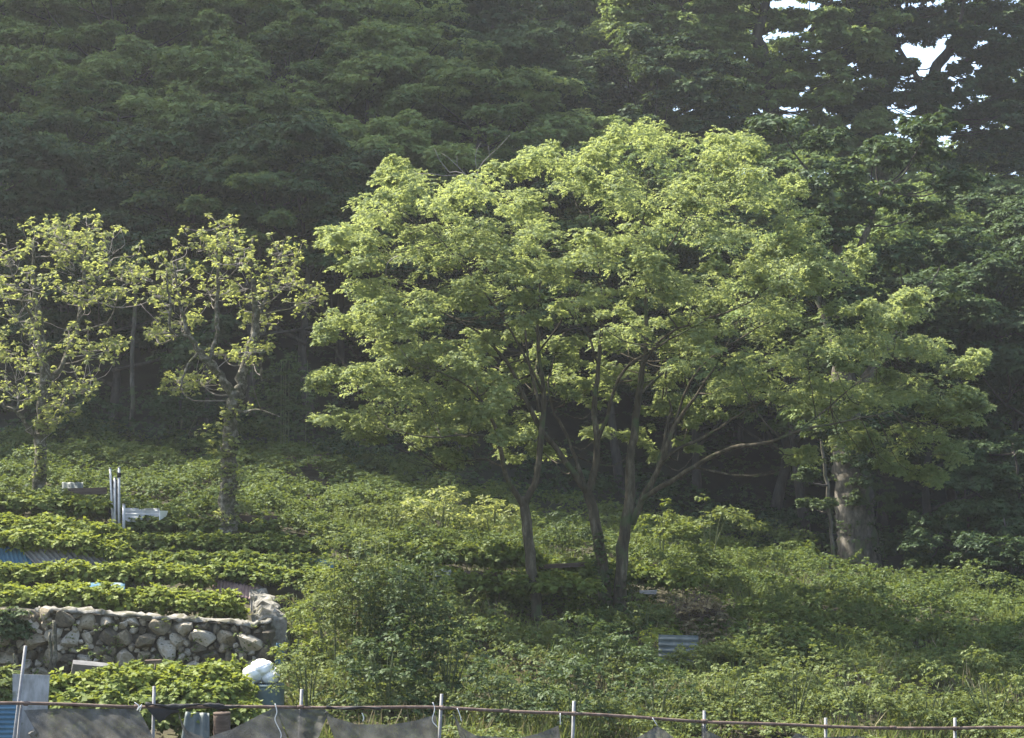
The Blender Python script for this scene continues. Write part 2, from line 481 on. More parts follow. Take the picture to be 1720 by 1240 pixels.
def tubes_obj(name, tubes, mat, parent=None, sides=7, rough=0.0, caps=True):
    V, Fc, off = [], [], 0
    for p in tubes:
        v, f, n = tube_geo(p, sides, rough)
        V.append(v)
        Fc += [tuple(i + off for i in q) for q in f]
        if caps:
            Fc.append(tuple(off + sides - 1 - k for k in range(sides)))
            Fc.append(tuple(off + n - sides + k for k in range(sides)))
        off += n
    return mesh_obj(name, np.vstack(V), Fc, mat, parent, smooth_shade=True)


def pipe(name, a, b, r, mat, parent=None, sides=10):
    a = np.asarray(a, float); b = np.asarray(b, float)
    p = np.array([[*a, r], [*(a * 0.5 + b * 0.5), r], [*b, r]])
    return tubes_obj(name, [p], mat, parent, sides)


# ------------------------------------------------------------------ haze
def build_haze():
    lo_, hi_ = np.array([-185.0, -20.0, -7.5]), np.array([120.0, 185.0, 176.0])
    v = [(x, y, z) for x in (lo_[0], hi_[0]) for y in (lo_[1], hi_[1]) for z in (lo_[2], hi_[2])]
    f = [(0, 1, 3, 2), (4, 6, 7, 5), (0, 4, 5, 1), (2, 3, 7, 6), (0, 2, 6, 4), (1, 5, 7, 3)]
    m, n, out = new_mat('haze')
    pv = n.nodes.new('ShaderNodeVolumePrincipled')
    pv.inputs['Color'].default_value = (0.93, 0.96, 1.0, 1)
    pv.inputs['Density'].default_value = HAZE
    pv.inputs['Anisotropy'].default_value = 0.35
    n.links.new(pv.outputs[0], out.inputs['Volume'])
    o = mesh_obj('haze', v, f, m)
    tag(o, kind='stuff')


HAZE = 0.0004

# ------------------------------------------------------------------ generic broadleaf trees of the forest
FOREST_GROUP = 'trees of the shaded forest on the hillside'


def forest_tree(seed, H, spread, kind='round', mat='forest', leaf=0.16, dens=1.0, low=0.3):
    """returns an Empty at the base > trunk, crown"""
    rng = np.random.default_rng(seed)
    root = empty('broadleaf_tree')
    tr = []
    lean = rng.uniform(-0.06, 0.06, 2)
    top = np.array([lean[0] * H, lean[1] * H, H * 0.82])
    tp = [(0, 0, -1.2, H * 0.026), (0, 0, 0.4, H * 0.019)]
    for k in (0.3, 0.55, 0.8, 1.0):
        q = top * k + np.array([rng.normal(0, 0.15), rng.normal(0, 0.15), 0])
        tp.append((*q, H * 0.017 * (1.05 - k * 0.85)))
    tp = curve_pts(tp, 3)
    tr.append(tp)
    C, Rr = [], []
    nl = 13
    for k in range(nl):
        f = low + (0.95 - low) * (k + rng.uniform(0, 0.8)) / nl
        st = top * f
        az = k * 2.4 + rng.uniform(-0.5, 0.5)
        if kind == 'round':
            out = spread * (0.55 + 0.5 * math.sin(math.pi * min(1, (f - low) / (1 - low) * 0.9 + 0.15)))
        else:
            out = spread * (1.15 - 0.75 * f)
        out *= rng.uniform(0.75, 1.15)
        rise = H * rng.uniform(0.06, 0.2)
        e = st + np.array([math.cos(az) * out, math.sin(az) * out, rise])
        mid = st + (e - st) * 0.5 + np.array([rng.normal(0, 0.2), rng.normal(0, 0.2), -rise * 0.12])
        r0 = H * 0.0085 * (1.15 - f * 0.6)
        tr.append(curve_pts([(*st, r0), (*mid, r0 * 0.6), (*e, 0.015)], 3))
        rp = spread * rng.uniform(0.34, 0.5)
        C.append(e); Rr.append((rp, rp, rp * rng.uniform(0.30, 0.44)))
        C.append(mid + np.array([rng.normal(0, 0.4), rng.normal(0, 0.4), 0.5])); Rr.append((rp * 0.75, rp * 0.75, rp * 0.36))
        if rng.random() < 0.6:
            az2 = az + rng.choice([-0.55, 0.55])
            e2 = st + np.array([math.cos(az2) * out * 0.8, math.sin(az2) * out * 0.8, rise * rng.uniform(0.4, 1.3)])
            tr.append(curve_pts([(*mid, r0 * 0.5), (*((mid + e2) / 2), r0 * 0.3), (*e2, 0.012)], 2))
            C.append(e2); Rr.append((rp * 0.8, rp * 0.8, rp * 0.4))
    if kind == 'round':
        C, Rr = [], []
        nd = 30
        for k in range(nd):
            ze = 1 - 1.5 * (k + 0.5) / nd
            az = k * 2.39996 + rng.uniform(-.2, .2)
            q = math.sqrt(max(0, 1 - ze * ze))
            e = np.array([lean[0] * H * .7, lean[1] * H * .7, H * 0.66]) + np.array([math.cos(az) * q * spread, math.sin(az) * q * spread, ze * H * 0.30]) * rng.uniform(0.78, 1.12)
            rp = spread * rng.uniform(0.27, 0.42)
            C.append(e); Rr.append((rp, rp, rp * rng.uniform(0.42, 0.6)))
    C.append(top + np.array([0, 0, H * 0.10])); Rr.append((spread * 0.4, spread * 0.4, spread * 0.25))
    C.append(top + np.array([spread * 0.2, -spread * 0.2, H * 0.03])); Rr.append((spread * 0.4, spread * 0.4, spread * 0.22))
    tubes_obj('trunk', tr, M['bark_dark'], root, 6, 0.04, caps=False)
    # each pad is broken into smaller tufts
    C = np.array(C); Rr = np.array(Rr)
    rep = 7
    j = rng.normal(0, 1, (len(C) * rep, 3)); j[:, 2] = np.abs(j[:, 2]) * 0.8 - 0.15
    C2 = np.repeat(C, rep, 0) + norm(j) * rng.uniform(0.15, 0.85, (len(j), 1)) * np.repeat(Rr, rep, 0)
    R2 = np.repeat(Rr, rep, 0) * rng.uniform(0.34, 0.6, (len(j), 1))
    a = sprays(C2, R2, max(4, int(24 * dens)), 11, leaf, 0.55, rng, droop=0.35, el_lo=-0.1, ct=rng.normal(0.5, 0.12, len(C2)))
    crown_obj('crown', [a], M[mat], root)
    return root


def stuff(o):
    o['kind'] = 'stuff'
    return o


def copy_tree(o, loc, rz, sc):
    c = o.copy(); COL.objects.link(c)
    for ch in o.children:
        d = ch.copy(); COL.objects.link(d); d.parent = c
    c.location = [float(v) for v in loc]; c.rotation_euler = (0, 0, float(rz)); c.scale = (float(sc[0]), float(sc[0]), float(sc[1]))
    return c


protos = [
    forest_tree(11, 11.5, 3.9, 'round', 'forest'),
    forest_tree(12, 10.5, 3.5, 'round', 'forest'),
    forest_tree(13, 12.0, 4.2, 'layer', 'forest'),
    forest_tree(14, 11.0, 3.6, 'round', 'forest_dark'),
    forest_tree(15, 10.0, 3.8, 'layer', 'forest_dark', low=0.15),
]
used = set()
KIND = ['broad rounded green tree', 'slender green tree with loose crown', 'green tree with branches in flat layers', 'dark evergreen tree with dense crown', 'dark tree with low layered branches']


def plant(k, px, Y, rz, s, sz=None, label=None, dz=0.0):
    x = (px - CX) / F_PX * Y
    z = float(ground(x, Y)) + dz
    loc = (x, Y, z); sc = (s, sz or s)
    if k not in used:
        used.add(k); o = protos[k]
        o.location = loc; o.rotation_euler = (0, 0, rz); o.scale = (sc[0], sc[0], sc[1])
    else:
        o = copy_tree(protos[k], loc, rz, sc)
    o.name = 'broadleaf_tree'
    tag(o, label or KIND[k] + ' merging into the dark forest on the hillside', 'tree', FOREST_GROUP)
    return o


# the row along the foot of the hill: px, Y, kind, size, label
FRONT = [
    (-60, 60, 3, 0.95, 'dark tree cut by the left edge of the photo, behind the yellow-green pollard'),
    (75, 61.5, 4, 0.95, 'dark layered tree directly behind the left pollard at the forest edge'),
    (190, 60, 4, 0.85, 'dark tree with flat branch layers in the gap between the two pollards'),
    (305, 62, 3, 0.95, 'dark dense tree rising just left of the mossy pollard in the forest edge'),
    (420, 60, 1, 0.92, 'green loose-crowned tree right behind the mossy pollard at the forest edge'),
    (520, 60.5, 3, 0.98, 'dark evergreen in the gap between the mossy pollard and the big bright tree'),
    (640, 63, 0, 0.95, 'rounded tree behind the left shoulder of the big bright tree'),
    (770, 61, 4, 0.95, 'dark tree behind the left stem of the big bright tree'),
    (900, 63, 3, 1.0, 'dark tree seen through the middle of the big bright crown'),
    (1040, 62, 1, 1.0, 'green tree behind the twin stems of the big bright tree'),
    (1170, 63, 4, 1.0, 'dark tree behind the low right limb of the big bright tree'),
    (1300, 62, 3, 1.0, 'dark tree left of the broad mossy trunk in deep shade'),
    (1560, 60, 4, 1.0, 'dark layered tree just right of the broad mossy trunk'),
    (1670, 62, 3, 1.05, 'dark evergreen near the right edge above the dark thicket'),
    (1790, 60, 4, 1.05, 'dark layered tree cut by the right edge of the photo'),
]
for px, Y, k, s, lab in FRONT:
    plant(k, px, Y, RNG.uniform(0, 6.28), s, label=lab)
# the crowns one can pick out higher up
UPPER = [
    (30, 70, 0, 0.80, 'pale green crown at the upper left edge of the forest'),
    (200, 69, 0, 0.86, 'rounded mid-green crown at upper left, left of the brightest forest crown'),
    (370, 68, 2, 0.90, 'brightest light green crown of the forest at upper left'),
    (500, 72, 1, 0.95, 'loose crown at the top, right of the brightest forest crown'),
    (640, 70, 2, 0.95, 'layered crown at the top, above the left shoulder of the big bright tree'),
    (790, 69, 0, 0.95, 'rounded forest crown directly above the bare dead twigs'),
    (930, 70, 2, 0.90, 'layered forest crown above the top left of the big bright tree'),
    (1080, 68, 1, 0.92, 'forest crown above the summit of the big bright tree'),
    (1240, 67, 2, 0.85, 'layered forest crown at the upper right shoulder of the big bright tree'),
    (1400, 66, 0, 0.95, 'rounded forest crown right of the big bright tree, left of the dark far right'),
    (1530, 68, 2, 0.88, 'layered crown on the right of the forest under the gaps of sky'),
    (1660, 70, 3, 1.0, 'dark crown at the upper right edge below the open sky'),
    (1350, 60, 2, 0.9, 'layered green tree behind the right flank of the big bright tree'),
    (1480, 63, 2, 0.95, 'flat layered tree standing above the broad mossy trunk'),
    (1130, 65, 0, 0.95, 'rounded forest crown peeping over the very top of the big bright tree'),
    (1600, 64, 3, 0.95, 'dark dense tree above the thicket at the right edge'),
    (1710, 65, 3, 1.0, 'dark dense tree at the right edge halfway up the photo'),
    (110, 66, 2, 0.85, 'flat layered tree above the left pollard'),
    (290, 65, 2, 0.85, 'flat layered tree above the gap between the two pollards'),
    (450, 66, 0, 0.85, 'rounded tree above the right side of the mossy pollard'),
    (570, 65, 1, 0.9, 'loose green tree above the left tip of the big bright crown'),
    (1630, 72, 1, 1.0, 'loose crowned tree just below the sky at the upper right'),
    (1660, 75, 0, 0.85, 'rounded tree under the far right sky gap, near the right edge'),
    (1480, 74, 1, 0.85, 'slender tree between the two groups of sky gaps'),
    (1570, 73, 3, 0.75, 'small dark tree right below the far right sky gap'),
    (1270, 70, 0, 0.75, 'small rounded tree under the strongest gap of sky'),
]
for px, Y, k, s, lab in UPPER:
    plant(k, px, Y, RNG.uniform(0, 6.28), s, label=lab)
# the rest of the wood up the slope
SPOT = [(-900, 'cut by the left edge'), (0, 'over the left pollard'), (115, 'over the gap between pollards'), (220, 'over the mossy pollard left half'),
        (335, 'over the mossy pollard right half'), (450, 'over the big crown left tip'), (560, 'over the big crown left shoulder'),
        (690, 'over the bare dead twigs'), (820, 'right of the bare dead twigs'), (950, 'left of the big crown summit'), (1080, 'right of the big crown summit'),
        (1200, 'under the strongest sky gap'), (1340, 'right of the strongest sky gap'), (1480, 'left of the far right gap'), (1600, 'far right under the sky'), (1720, 'cut by the right edge')]
ROWN = ['lowest', 'second', 'third', 'fourth', 'topmost']
LOOK = ['rounded tree', 'slender tree', 'layered tree', 'dark dense tree', 'dark low tree']
SEEN = {}
row = 0
for Y in (73, 78, 84, 91, 99):
    row += 1
    x0, x1 = -0.31 * Y - 3, 0.31 * Y + 3
    n = int((x1 - x0) / 5.0)
    for i in range(n + 1):
        x = x0 + (x1 - x0) * i / n + RNG.uniform(-1.2, 1.2)
        yy = Y + RNG.uniform(-1.8, 1.8)
        px = float(px_of(x, yy))
        if px > 1120 and Y > 92: continue
        if (1225 < px < 1335 or 1540 < px < 1630) and Y > 75: continue
        k = int(RNG.choice([0, 0, 1, 1, 2, 2, 3]))
        o_ = plant(k, px, yy, RNG.uniform(0, 6.28), RNG.uniform(0.82, 1.12))
        spot = [b for a, b in SPOT if a <= px][-1]
        SEEN.setdefault((row, spot), []).append((px, o_, k))
for (rw_, spot), lst in SEEN.items():
    lst.sort(key=lambda t: t[0])
    for q_, (px, o_, k) in enumerate(lst):
        side = '' if len(lst) == 1 else ('left one ' if q_ == 0 else ('right one ' if q_ == len(lst) - 1 else 'middle one '))
        o_['label'] = f'{LOOK[k]}, {side}in the {ROWN[rw_ - 1]} hillside row, {spot}'

# ------------------------------------------------------------------ the big bright trees in the middle
YT = 41.0


def limb(pts, n=3, wig=0.012):
    """pts: (px, py, dY, radius in m)"""
    return curve_pts([(*P(a, b, YT + c), r * 0.84) for a, b, c, r in pts], n, wig)


A_LIMBS = [
    [(909, 1100, -1, .19), (903, 1030, -1, .155), (893, 950, -1, .145), (886, 890, -1, .14), (882, 850, -1, .13), (880, 835, -1, .10)],
    [(882, 852, -1, .10), (862, 822, -1.2, .075), (846, 785, -1.5, .065), (838, 740, -2, .055), (815, 680, -2.5, .04), (770, 640, -3, .025), (720, 620, -3.4, .012)],
    [(881, 850, -1, .105), (897, 815, -1, .09), (905, 770, -.9, .085), (910, 720, -.8, .08), (913, 660, -.8, .06), (905, 590, -.8, .05), (904, 520, -.8, .04), (906, 450, -.8, .025), (890, 380, -1, .012)],
    [(908, 690, -.8, .05), (885, 600, 0, .035), (878, 520, .4, .028), (850, 440, 1, .015)],
    [(838, 740, -2, .04), (790, 730, -2.4, .03), (720, 735, -2.8, .02), (650, 720, -3.2, .01)],
    [(912, 660, -.8, .04), (860, 560, -1.6, .03), (790, 460, -2, .02), (720, 380, -2.2, .01)],
    [(905, 590, -.8, .03), (950, 530, -2, .02), (985, 460, -2.6, .01)],
    [(846, 785, -1.5, .03), (800, 770, -.5, .022), (745, 790, .5, .012)],
]
B_LIMBS = [
    [(1018, 1105, 0, .30), (1020, 1050, 0, .23), (1012, 960, 0, .17), (1003, 900, 0, .155), (992, 840, 0, .145), (984, 815, 0, .10)],
    [(986, 828, 0, .10), (958, 788, -.2, .085), (930, 750, -.4, .075), (903, 712, -.6, .07), (878, 660, -.9, .055), (850, 605, -1.2, .045), (815, 570, -1.5, .035), (785, 548, -1.8, .025), (700, 500, -2, .01)],
    [(988, 830, 0, .11), (1000, 780, 0, .10), (1002, 730, 0, .09), (998, 685, .2, .08), (1003, 635, .3, .065), (1009, 580, .4, .055), (1012, 520, .5, .04), (1005, 440, .5, .025), (990, 360, .5, .012)],
    [(985, 822, 0, .06), (965, 765, .3, .05), (945, 715, .5, .042), (928, 688, .6, .035), (922, 640, .8, .025), (940, 570, 1, .012)],
    [(1004, 740, 0, .06), (1020, 700, -.3, .05), (1034, 650, -.6, .045), (1060, 612, -1, .04), (1095, 588, -1.3, .03), (1140, 562, -1.6, .02), (1210, 525, -2, .01)],
    [(1004, 610, .3, .04), (988, 565, 0, .03), (970, 535, -.3, .022), (955, 480, -.6, .01)],
    [(1038, 1105, -.1, .28), (1040, 1040, -.1, .22), (1044, 960, -.1, .17), (1048, 900, -.1, .165), (1058, 830, -.1, .14), (1060, 770, -.1, .12), (1066, 720, 0, .11), (1073, 665, 0, .09), (1082, 600, 0, .065), (1086, 520, .2, .05), (1086, 440, .3, .035), (1081, 370, .4, .025), (1090, 300, .4, .012)],
    [(1062, 880, -.1, .10), (1080, 836, -.3, .085), (1100, 800, -.5, .075), (1114, 770, -.7, .068), (1130, 722, -.9, .058), (1150, 690, -1.1, .05), (1172, 660, -1.3, .035), (1210, 600, -1.6, .02), (1240, 540, -1.8, .01)],
    [(1078, 840, -.3, .075), (1110, 818, -.7, .065), (1150, 795, -1.1, .06), (1200, 765, -1.6, .055), (1245, 750, -2, .05), (1295, 742, -2.3, .042), (1345, 722, -2.6, .035), (1420, 708, -2.9, .025), (1500, 690, -3.1, .012)],
    [(1110, 778, -.7, .05), (1135, 755, -.8, .045), (1180, 735, -.9, .04), (1220, 710, -1, .032), (1255, 688, -1.1, .025), (1330, 650, -1.2, .012)],
    [(1102, 796, -.5, .05), (1112, 755, -.2, .042), (1122, 708, 0, .036), (1128, 690, .1, .03), (1118, 655, .3, .015)],
    [(1080, 612, 0, .04), (1112, 570, -.6, .035), (1155, 545, -1, .03), (1235, 520, -1.4, .02), (1310, 470, -1.6, .01)],
    [(1130, 722, -.9, .035), (1160, 640, -1.2, .03), (1195, 600, -1.5, .022), (1250, 565, -1.8, .018), (1330, 520, -2, .01)],
    [(1088, 480, .2, .03), (1115, 430, -.3, .022), (1142, 385, -.8, .015), (1180, 320, -1, .008)],
    [(1073, 665, 0, .045), (1120, 620, 1.6, .035), (1210, 560, 2.6, .02), (1330, 480, 3, .01)],
    [(1345, 722, -2.6, .025), (1420, 660, -2.2, .02), (1500, 600, -2, .01)],
]
CROWN_A = [
    (600, 396, 62, 26), (560, 392, 34, 14), (680, 312, 66, 38), (640, 352, 62, 34), (740, 338, 70, 40), (815, 318, 62, 34), (575, 545, 46, 26),
    (640, 485, 72, 32), (720, 430, 72, 44), (605, 640, 78, 34), (560, 704, 44, 18), (685, 590, 84, 36), (700, 672, 84, 34),
    (755, 725, 56, 30), (790, 500, 62, 38), (850, 432, 76, 44), (900, 384, 66, 40), (640, 712, 66, 24), (800, 592, 54, 30), (830, 660, 54, 36),
    (560, 410, 40, 16), (650, 550, 60, 24), (780, 390, 60, 36), (540, 560, 20, 22), (550, 640, 32, 22), (600, 440, 45, 20), (720, 515, 50, 26),
    (660, 295, 40, 22), (745, 770, 34, 18), (800, 700, 50, 22), (770, 655, 44, 22), (700, 715, 50, 20), (820, 640, 46, 22), (870, 360, 40, 26), (840, 730, 44, 24),
]
CROWN_B = [
    (900, 262, 48, 26), (960, 292, 66, 42), (1062, 228, 52, 32), (1125, 240, 66, 42), (1220, 246, 58, 36), (1262, 255, 26, 30), (1050, 330, 84, 46),
    (1150, 340, 84, 46), (1290, 345, 60, 42), (1220, 392, 84, 50), (1345, 442, 84, 34), (1000, 432, 66, 44), (1100, 462, 76, 50), (980, 512, 66, 42),
    (1185, 492, 84, 44), (1280, 520, 84, 44), (1395, 470, 50, 30), (1060, 562, 66, 34), (1150, 600, 74, 36), (1280, 600, 84, 40), (1390, 585, 74, 42),
    (1340, 660, 84, 34), (1232, 650, 66, 32), (935, 590, 40, 30), (1510, 524, 48, 34), (1462, 584, 66, 40), (1560, 590, 54, 30), (1615, 618, 40, 24),
    (1522, 648, 78, 40), (1600, 690, 50, 30), (1450, 672, 78, 40), (1420, 728, 66, 32), (1345, 768, 36, 20), (1540, 735, 66, 36), (1595, 770, 34, 28),
    (1010, 260, 50, 30), (1330, 320, 30, 26), (1340, 390, 44, 34), (1270, 450, 60, 36), (1440, 440, 22, 22), (1530, 500, 24, 16), (1640, 600, 20, 12),
    (1500, 780, 40, 24), (1570, 800, 24, 22), (1400, 640, 60, 30), (1180, 555, 60, 30), (940, 470, 46, 34), (1060, 400, 60, 36), (1250, 300, 50, 30), (960, 660, 30, 26),
    (1620, 660, 34, 18), (1640, 680, 16, 12), (1480, 545, 34, 24),
]


OUTLINE = [(515, 715), (560, 660), (535, 580), (530, 545), (575, 520), (560, 470), (530, 395), (600, 375), (615, 290), (700, 275), (780, 300), (850, 265), (870, 240), (960, 250),
           (1020, 215), (1065, 195), (1130, 205), (1200, 215), (1290, 225), (1295, 275), (1350, 310), (1385, 380), (1455, 425), (1455, 480), (1420, 520), (1500, 485), (1560, 500), (1590, 560), (1660, 600),
           (1655, 690), (1640, 740), (1600, 800), (1560, 830), (1500, 800), (1440, 770), (1310, 790), (1300, 750), (1220, 690), (1180, 650), (1100, 690), (1000, 690), (930, 650), (860, 690), (850, 740), (760, 790),
           (720, 740), (640, 760), (570, 735)]


def inside(x, y, poly):
    c = False
    for (x0, y0), (x1, y1) in zip(poly, poly[1:] + poly[:1]):
        if (y0 > y) != (y1 > y) and x < (x1 - x0) * (y - y0) / (y1 - y0) + x0: c = not c
    return c


def fill_pads(n, x0, x1, rng):
    out = []
    while len(out) < n:
        a, b = rng.uniform(x0, x1), rng.uniform(190, 830)
        hw, hh = rng.uniform(26, 52), rng.uniform(12, 24)
        if all(inside(a + dx * hw, b + dy * hh, OUTLINE) for dx, dy in ((0.9, 0), (-0.9, 0), (0, -1), (0, 0.8))):
            out.append((a, b, hw, hh))
    return out


def crown_pads(pads, rng, shell=4.6, cx=1050, cy=500, hx=560, hy=330, yt=YT, one=False):
    C, Rr = [], []
    s = F_PX / yt
    for (px, py, hw, hh) in pads:
        rr = min(1.0, math.hypot((px - cx) / hx, (py - cy) / hy))
        dep = shell * math.sqrt(max(0.03, 1 - rr * rr))
        open_zone = 840 < px < 1180 and py > 540
        offs = [rng.uniform(0.3, 1.0) * dep, rng.uniform(-0.3, 0.4) * dep]
        if not open_zone or rng.random() < 0.35:
            offs.append(-rng.uniform(0.5, 1.0) * dep)
        if one: offs = [rng.uniform(0.1, 1.0) * dep if open_zone else rng.uniform(-1, 1) * dep]
        for o in offs:
            q = P(px + rng.normal(0, 7), py + rng.normal(0, 5), yt + o)
            k = (yt + o) / yt
            C.append(q); Rr.append((hw / s * k, max(0.5, hw / s * 0.95), hh / s * k))
    return np.array(C), np.array(Rr)


def tufts(C, Rr, rng, rep=5, k=(0.36, 0.62), jit=0.55):
    """break pads into smaller tufts that keep inside the pad's outline"""
    n = len(C) * rep
    j = rng.normal(0, 1, (n, 3)); j = norm(j) * rng.uniform(0.2, 1.0, (n, 1)) ** 0.5 * jit
    C2 = np.repeat(C, rep, 0) + j * np.repeat(Rr, rep, 0)
    R2 = np.repeat(Rr, rep, 0) * rng.uniform(*k, (n, 1))
    R2[:, 2] = np.maximum(R2[:, 2], 0.16)
    return C2, R2


def twigs_to(C, limbs, rng, r=0.012, keep=0.6):
    """thin branches from the nearest limb to the middle of each pad"""
    L = np.vstack(limbs)
    out = []
    for c in C:
        if rng.random() > keep: continue
        d = np.linalg.norm(L[:, :3] - c, axis=1) + 0.8 * np.maximum(L[:, 2] - c[2] + 0.3, 0)
        i = int(np.argmin(d))
        a = L[i, :3]
        if d[i] > 5.5: continue
        m = (a + c) / 2 + np.array([rng.normal(0, .1), rng.normal(0, .1), -0.10 * np.linalg.norm(c - a)])
        r0 = min(L[i, 3] * 0.7, r * 1.8)
        out.append(curve_pts([(*a, r0), (*m, r0 * 0.7), (*c, 0.006)], 3, 0.01, rng))
    return out


def big_tree(name, limbs, pads, seed, label, mat, bark, base, n_sp, dead=None, xr=(0, 1)):
    rng = np.random.default_rng(seed)
    fill = fill_pads(xr[2], xr[0], xr[1], rng)
    root = empty(name, base)
    inv = np.array(base)

    def loc(o):
        o.location = [-float(v) for v in inv]
        return o
    L = [limb(l) for l in limbs]
    C, Rr = crown_pads(pads, rng)
    C1, R1 = crown_pads(fill, rng, one=True)
    C = np.vstack([C, C1]); Rr = np.vstack([Rr, R1])
    for k in range(xr[3]):
        px_, py_ = rng.uniform(*xr[4]), rng.uniform(600, 775)
        hw_ = rng.uniform(24, 44) / 72
        C = np.vstack([C, P(px_, py_, YT + rng.uniform(1.5, 4.6))[None]]); Rr = np.vstack([Rr, [[hw_, hw_, hw_ * .42]]])
    loc(tubes_obj('trunk', L, M[bark], root, 9, 0.05))
    stuff(loc(tubes_obj('branch', twigs_to(C, L, rng), M['bark'], root, 5)))
    C2, R2 = tufts(C, Rr, rng, 7, (0.3, 0.56), 0.75)
    loc(crown_obj('crown', [sprays(C2, R2, n_sp, 10, 0.062, 0.55, rng, droop=0.3, el_lo=-0.3, ct=rng.normal(0.5, 0.1, len(C2)))], M[mat], root))
    if dead:
        stuff(loc(tubes_obj('dead_branch', [limb(d, 2, 0.01) for d in dead], M['dead'], root, 5)))
    return root


base_a = P(907, 1085, YT - 1); base_b = P(1030, 1080, YT)
dead = [
    [(800, 340, 0, .02), (780, 292, 0, .016), (755, 290, 0, .012), (738, 268, 0, .009), (730, 250, 0, .005)],
    [(780, 292, 0, .012), (760, 272, 0, .008), (742, 258, 0, .004)],
    [(800, 330, 0, .018), (802, 285, 0, .013), (822, 262, 0, .01), (840, 245, 0, .007), (858, 225, 0, .004)],
    [(802, 288, 0, .01), (798, 262, 0, .007), (808, 240, 0, .004)],
    [(790, 300, 0, .01), (770, 280, 0, .007), (768, 262, 0, .004)],
    [(822, 262, 0, .008), (820, 245, 0, .004)], [(700, 292, -1, .008), (745, 293, -1, .008), (790, 296, 0, .008)],
    [(690, 440, -2.4, .02), (668, 430, -2.5, .014), (652, 442, -2.6, .008), (648, 462, -2.6, .005)],
]
ta = big_tree('maple_tree', A_LIMBS, CROWN_A, 21, '', 'maple', 'bark', base_a, 21, dead, (515, 890, 75, 12, (690, 900)))
tag(ta, 'left one of the big bright trees, single dark trunk forking low, dead twigs on top', 'tree')
tb = big_tree('maple_tree', B_LIMBS, CROWN_B, 22, '', 'maple', 'bark', base_b, 21, None, (860, 1660, 112, 30, (900, 1230)))
tag(tb, 'largest bright green tree in the middle, two leaning stems from one base', 'tree')
# ivy that climbs the foot of the twin stems
iv = []
for l in ([(1020, 1050), (1012, 960), (1004, 905)], [(1040, 1040), (1044, 985)]):
    for (a, b), (c, d) in zip(l[:-1], l[1:]):
        for t in np.linspace(0, 1, 9):
            iv.append(P(a + (c - a) * t + RNG.normal(0, 3), b + (d - b) * t, YT - 0.15))
iv = np.array(iv)
o = crown_obj('ivy', [sprays(iv, np.full((len(iv), 3), 0.22), 7, 8, 0.075, 0.75)], M['shrub_dark'], tb)
o.location = [-float(v) for v in base_b]

# ------------------------------------------------------------------ the two pollards on the left
YL = 44.0


def pollard(base_px, base_py, Y, limbs, pads, seed, label, mat='young', bark='bark_moss', vines=(), n_sp=5):
    rng = np.random.default_rng(seed)
    base = P(base_px, base_py, Y)
    root = empty('pollard_tree', base)
    inv = [-float(v) for v in base]
    L = [curve_pts([(*P(a, b, Y + c), r) for a, b, c, r in l], 4, 0.02, rng) for l in limbs]
    o = tubes_obj('trunk', L, M[bark], root, 10, 0.17); o.location = inv
    C, Rr = [], []
    s = F_PX / Y
    for (px, py, hw, hh) in pads:
        for k in range(2):
            C.append(P(px + rng.normal(0, 6), py + rng.normal(0, 4), Y + rng.uniform(-1.6, 1.6)))
            Rr.append((hw / s, hw / s, hh / s))
    C = np.array(C); Rr = np.array(Rr)
    o = tubes_obj('branch', twigs_to(C, L, rng, 0.014, 0.9), M['bark_pale'], root, 5); o.location = inv; stuff(o)
    C2, R2 = tufts(C, Rr, rng, 10, (0.10, 0.25), 1.35)
    C2 += rng.normal(0, 0.07, C2.shape)
    R2 = np.maximum(R2, 0.11)
    # shoots that carry the tufts
    o = tubes_obj('twig', twigs_to(C2, L + [curve_pts([(*c, .01), (*(c + np.array([0, 0, .1])), .01)], 1) for c in C], rng, 0.008, 0.8), M['dead'], root, 4); o.location = inv; stuff(o)
    parts = [sprays(C2, R2, n_sp, 6, 0.082, 0.62, rng, droop=0.35, el_lo=-0.5, ct=rng.normal(0.5, 0.2, len(C2)))]
    for (px, py, w) in vines:
        for k in range(5):
            parts.append(sprays([P(px + rng.normal(0, w), py + rng.normal(0, 8), Y - 0.25)], [(0.16, 0.14, 0.14)], 6, 6, 0.08, 0.65, rng))
    o = crown_obj('crown', parts, M[mat], root); o.location = inv
    tag(root, label, 'tree')
    return root


T1_L = [
    [(64, 880, 0, .20), (66, 830, 0, .16), (69, 780, 0, .165), (70, 725, 0, .14), (76, 645, 0, .12), (71, 580, 0, .10), (62, 520, .1, .085), (56, 460, .2, .06), (58, 400, .2, .03)],
    [(68, 745, 0, .08), (46, 715, -.3, .055), (28, 692, -.5, .05), (0, 680, -.7, .045), (-40, 660, -.8, .03)],
    [(28, 692, -.5, .03), (30, 662, -.4, .02), (26, 640, -.4, .01)],
    [(74, 650, 0, .08), (105, 610, .4, .06), (128, 560, .6, .055), (140, 500, .7, .045), (142, 440, .7, .03), (150, 380, .7, .015)],
    [(70, 560, 0, .05), (40, 510, -.5, .04), (20, 450, -.6, .025), (10, 400, -.6, .012)],
    [(128, 560, .6, .035), (180, 540, 1, .022), (200, 490, 1.1, .014)],
    [(74, 690, 0, .04), (110, 668, -.8, .03), (150, 655, -1, .015)],
    [(140, 500, .7, .03), (185, 470, .2, .022), (225, 480, 0, .012)],
]
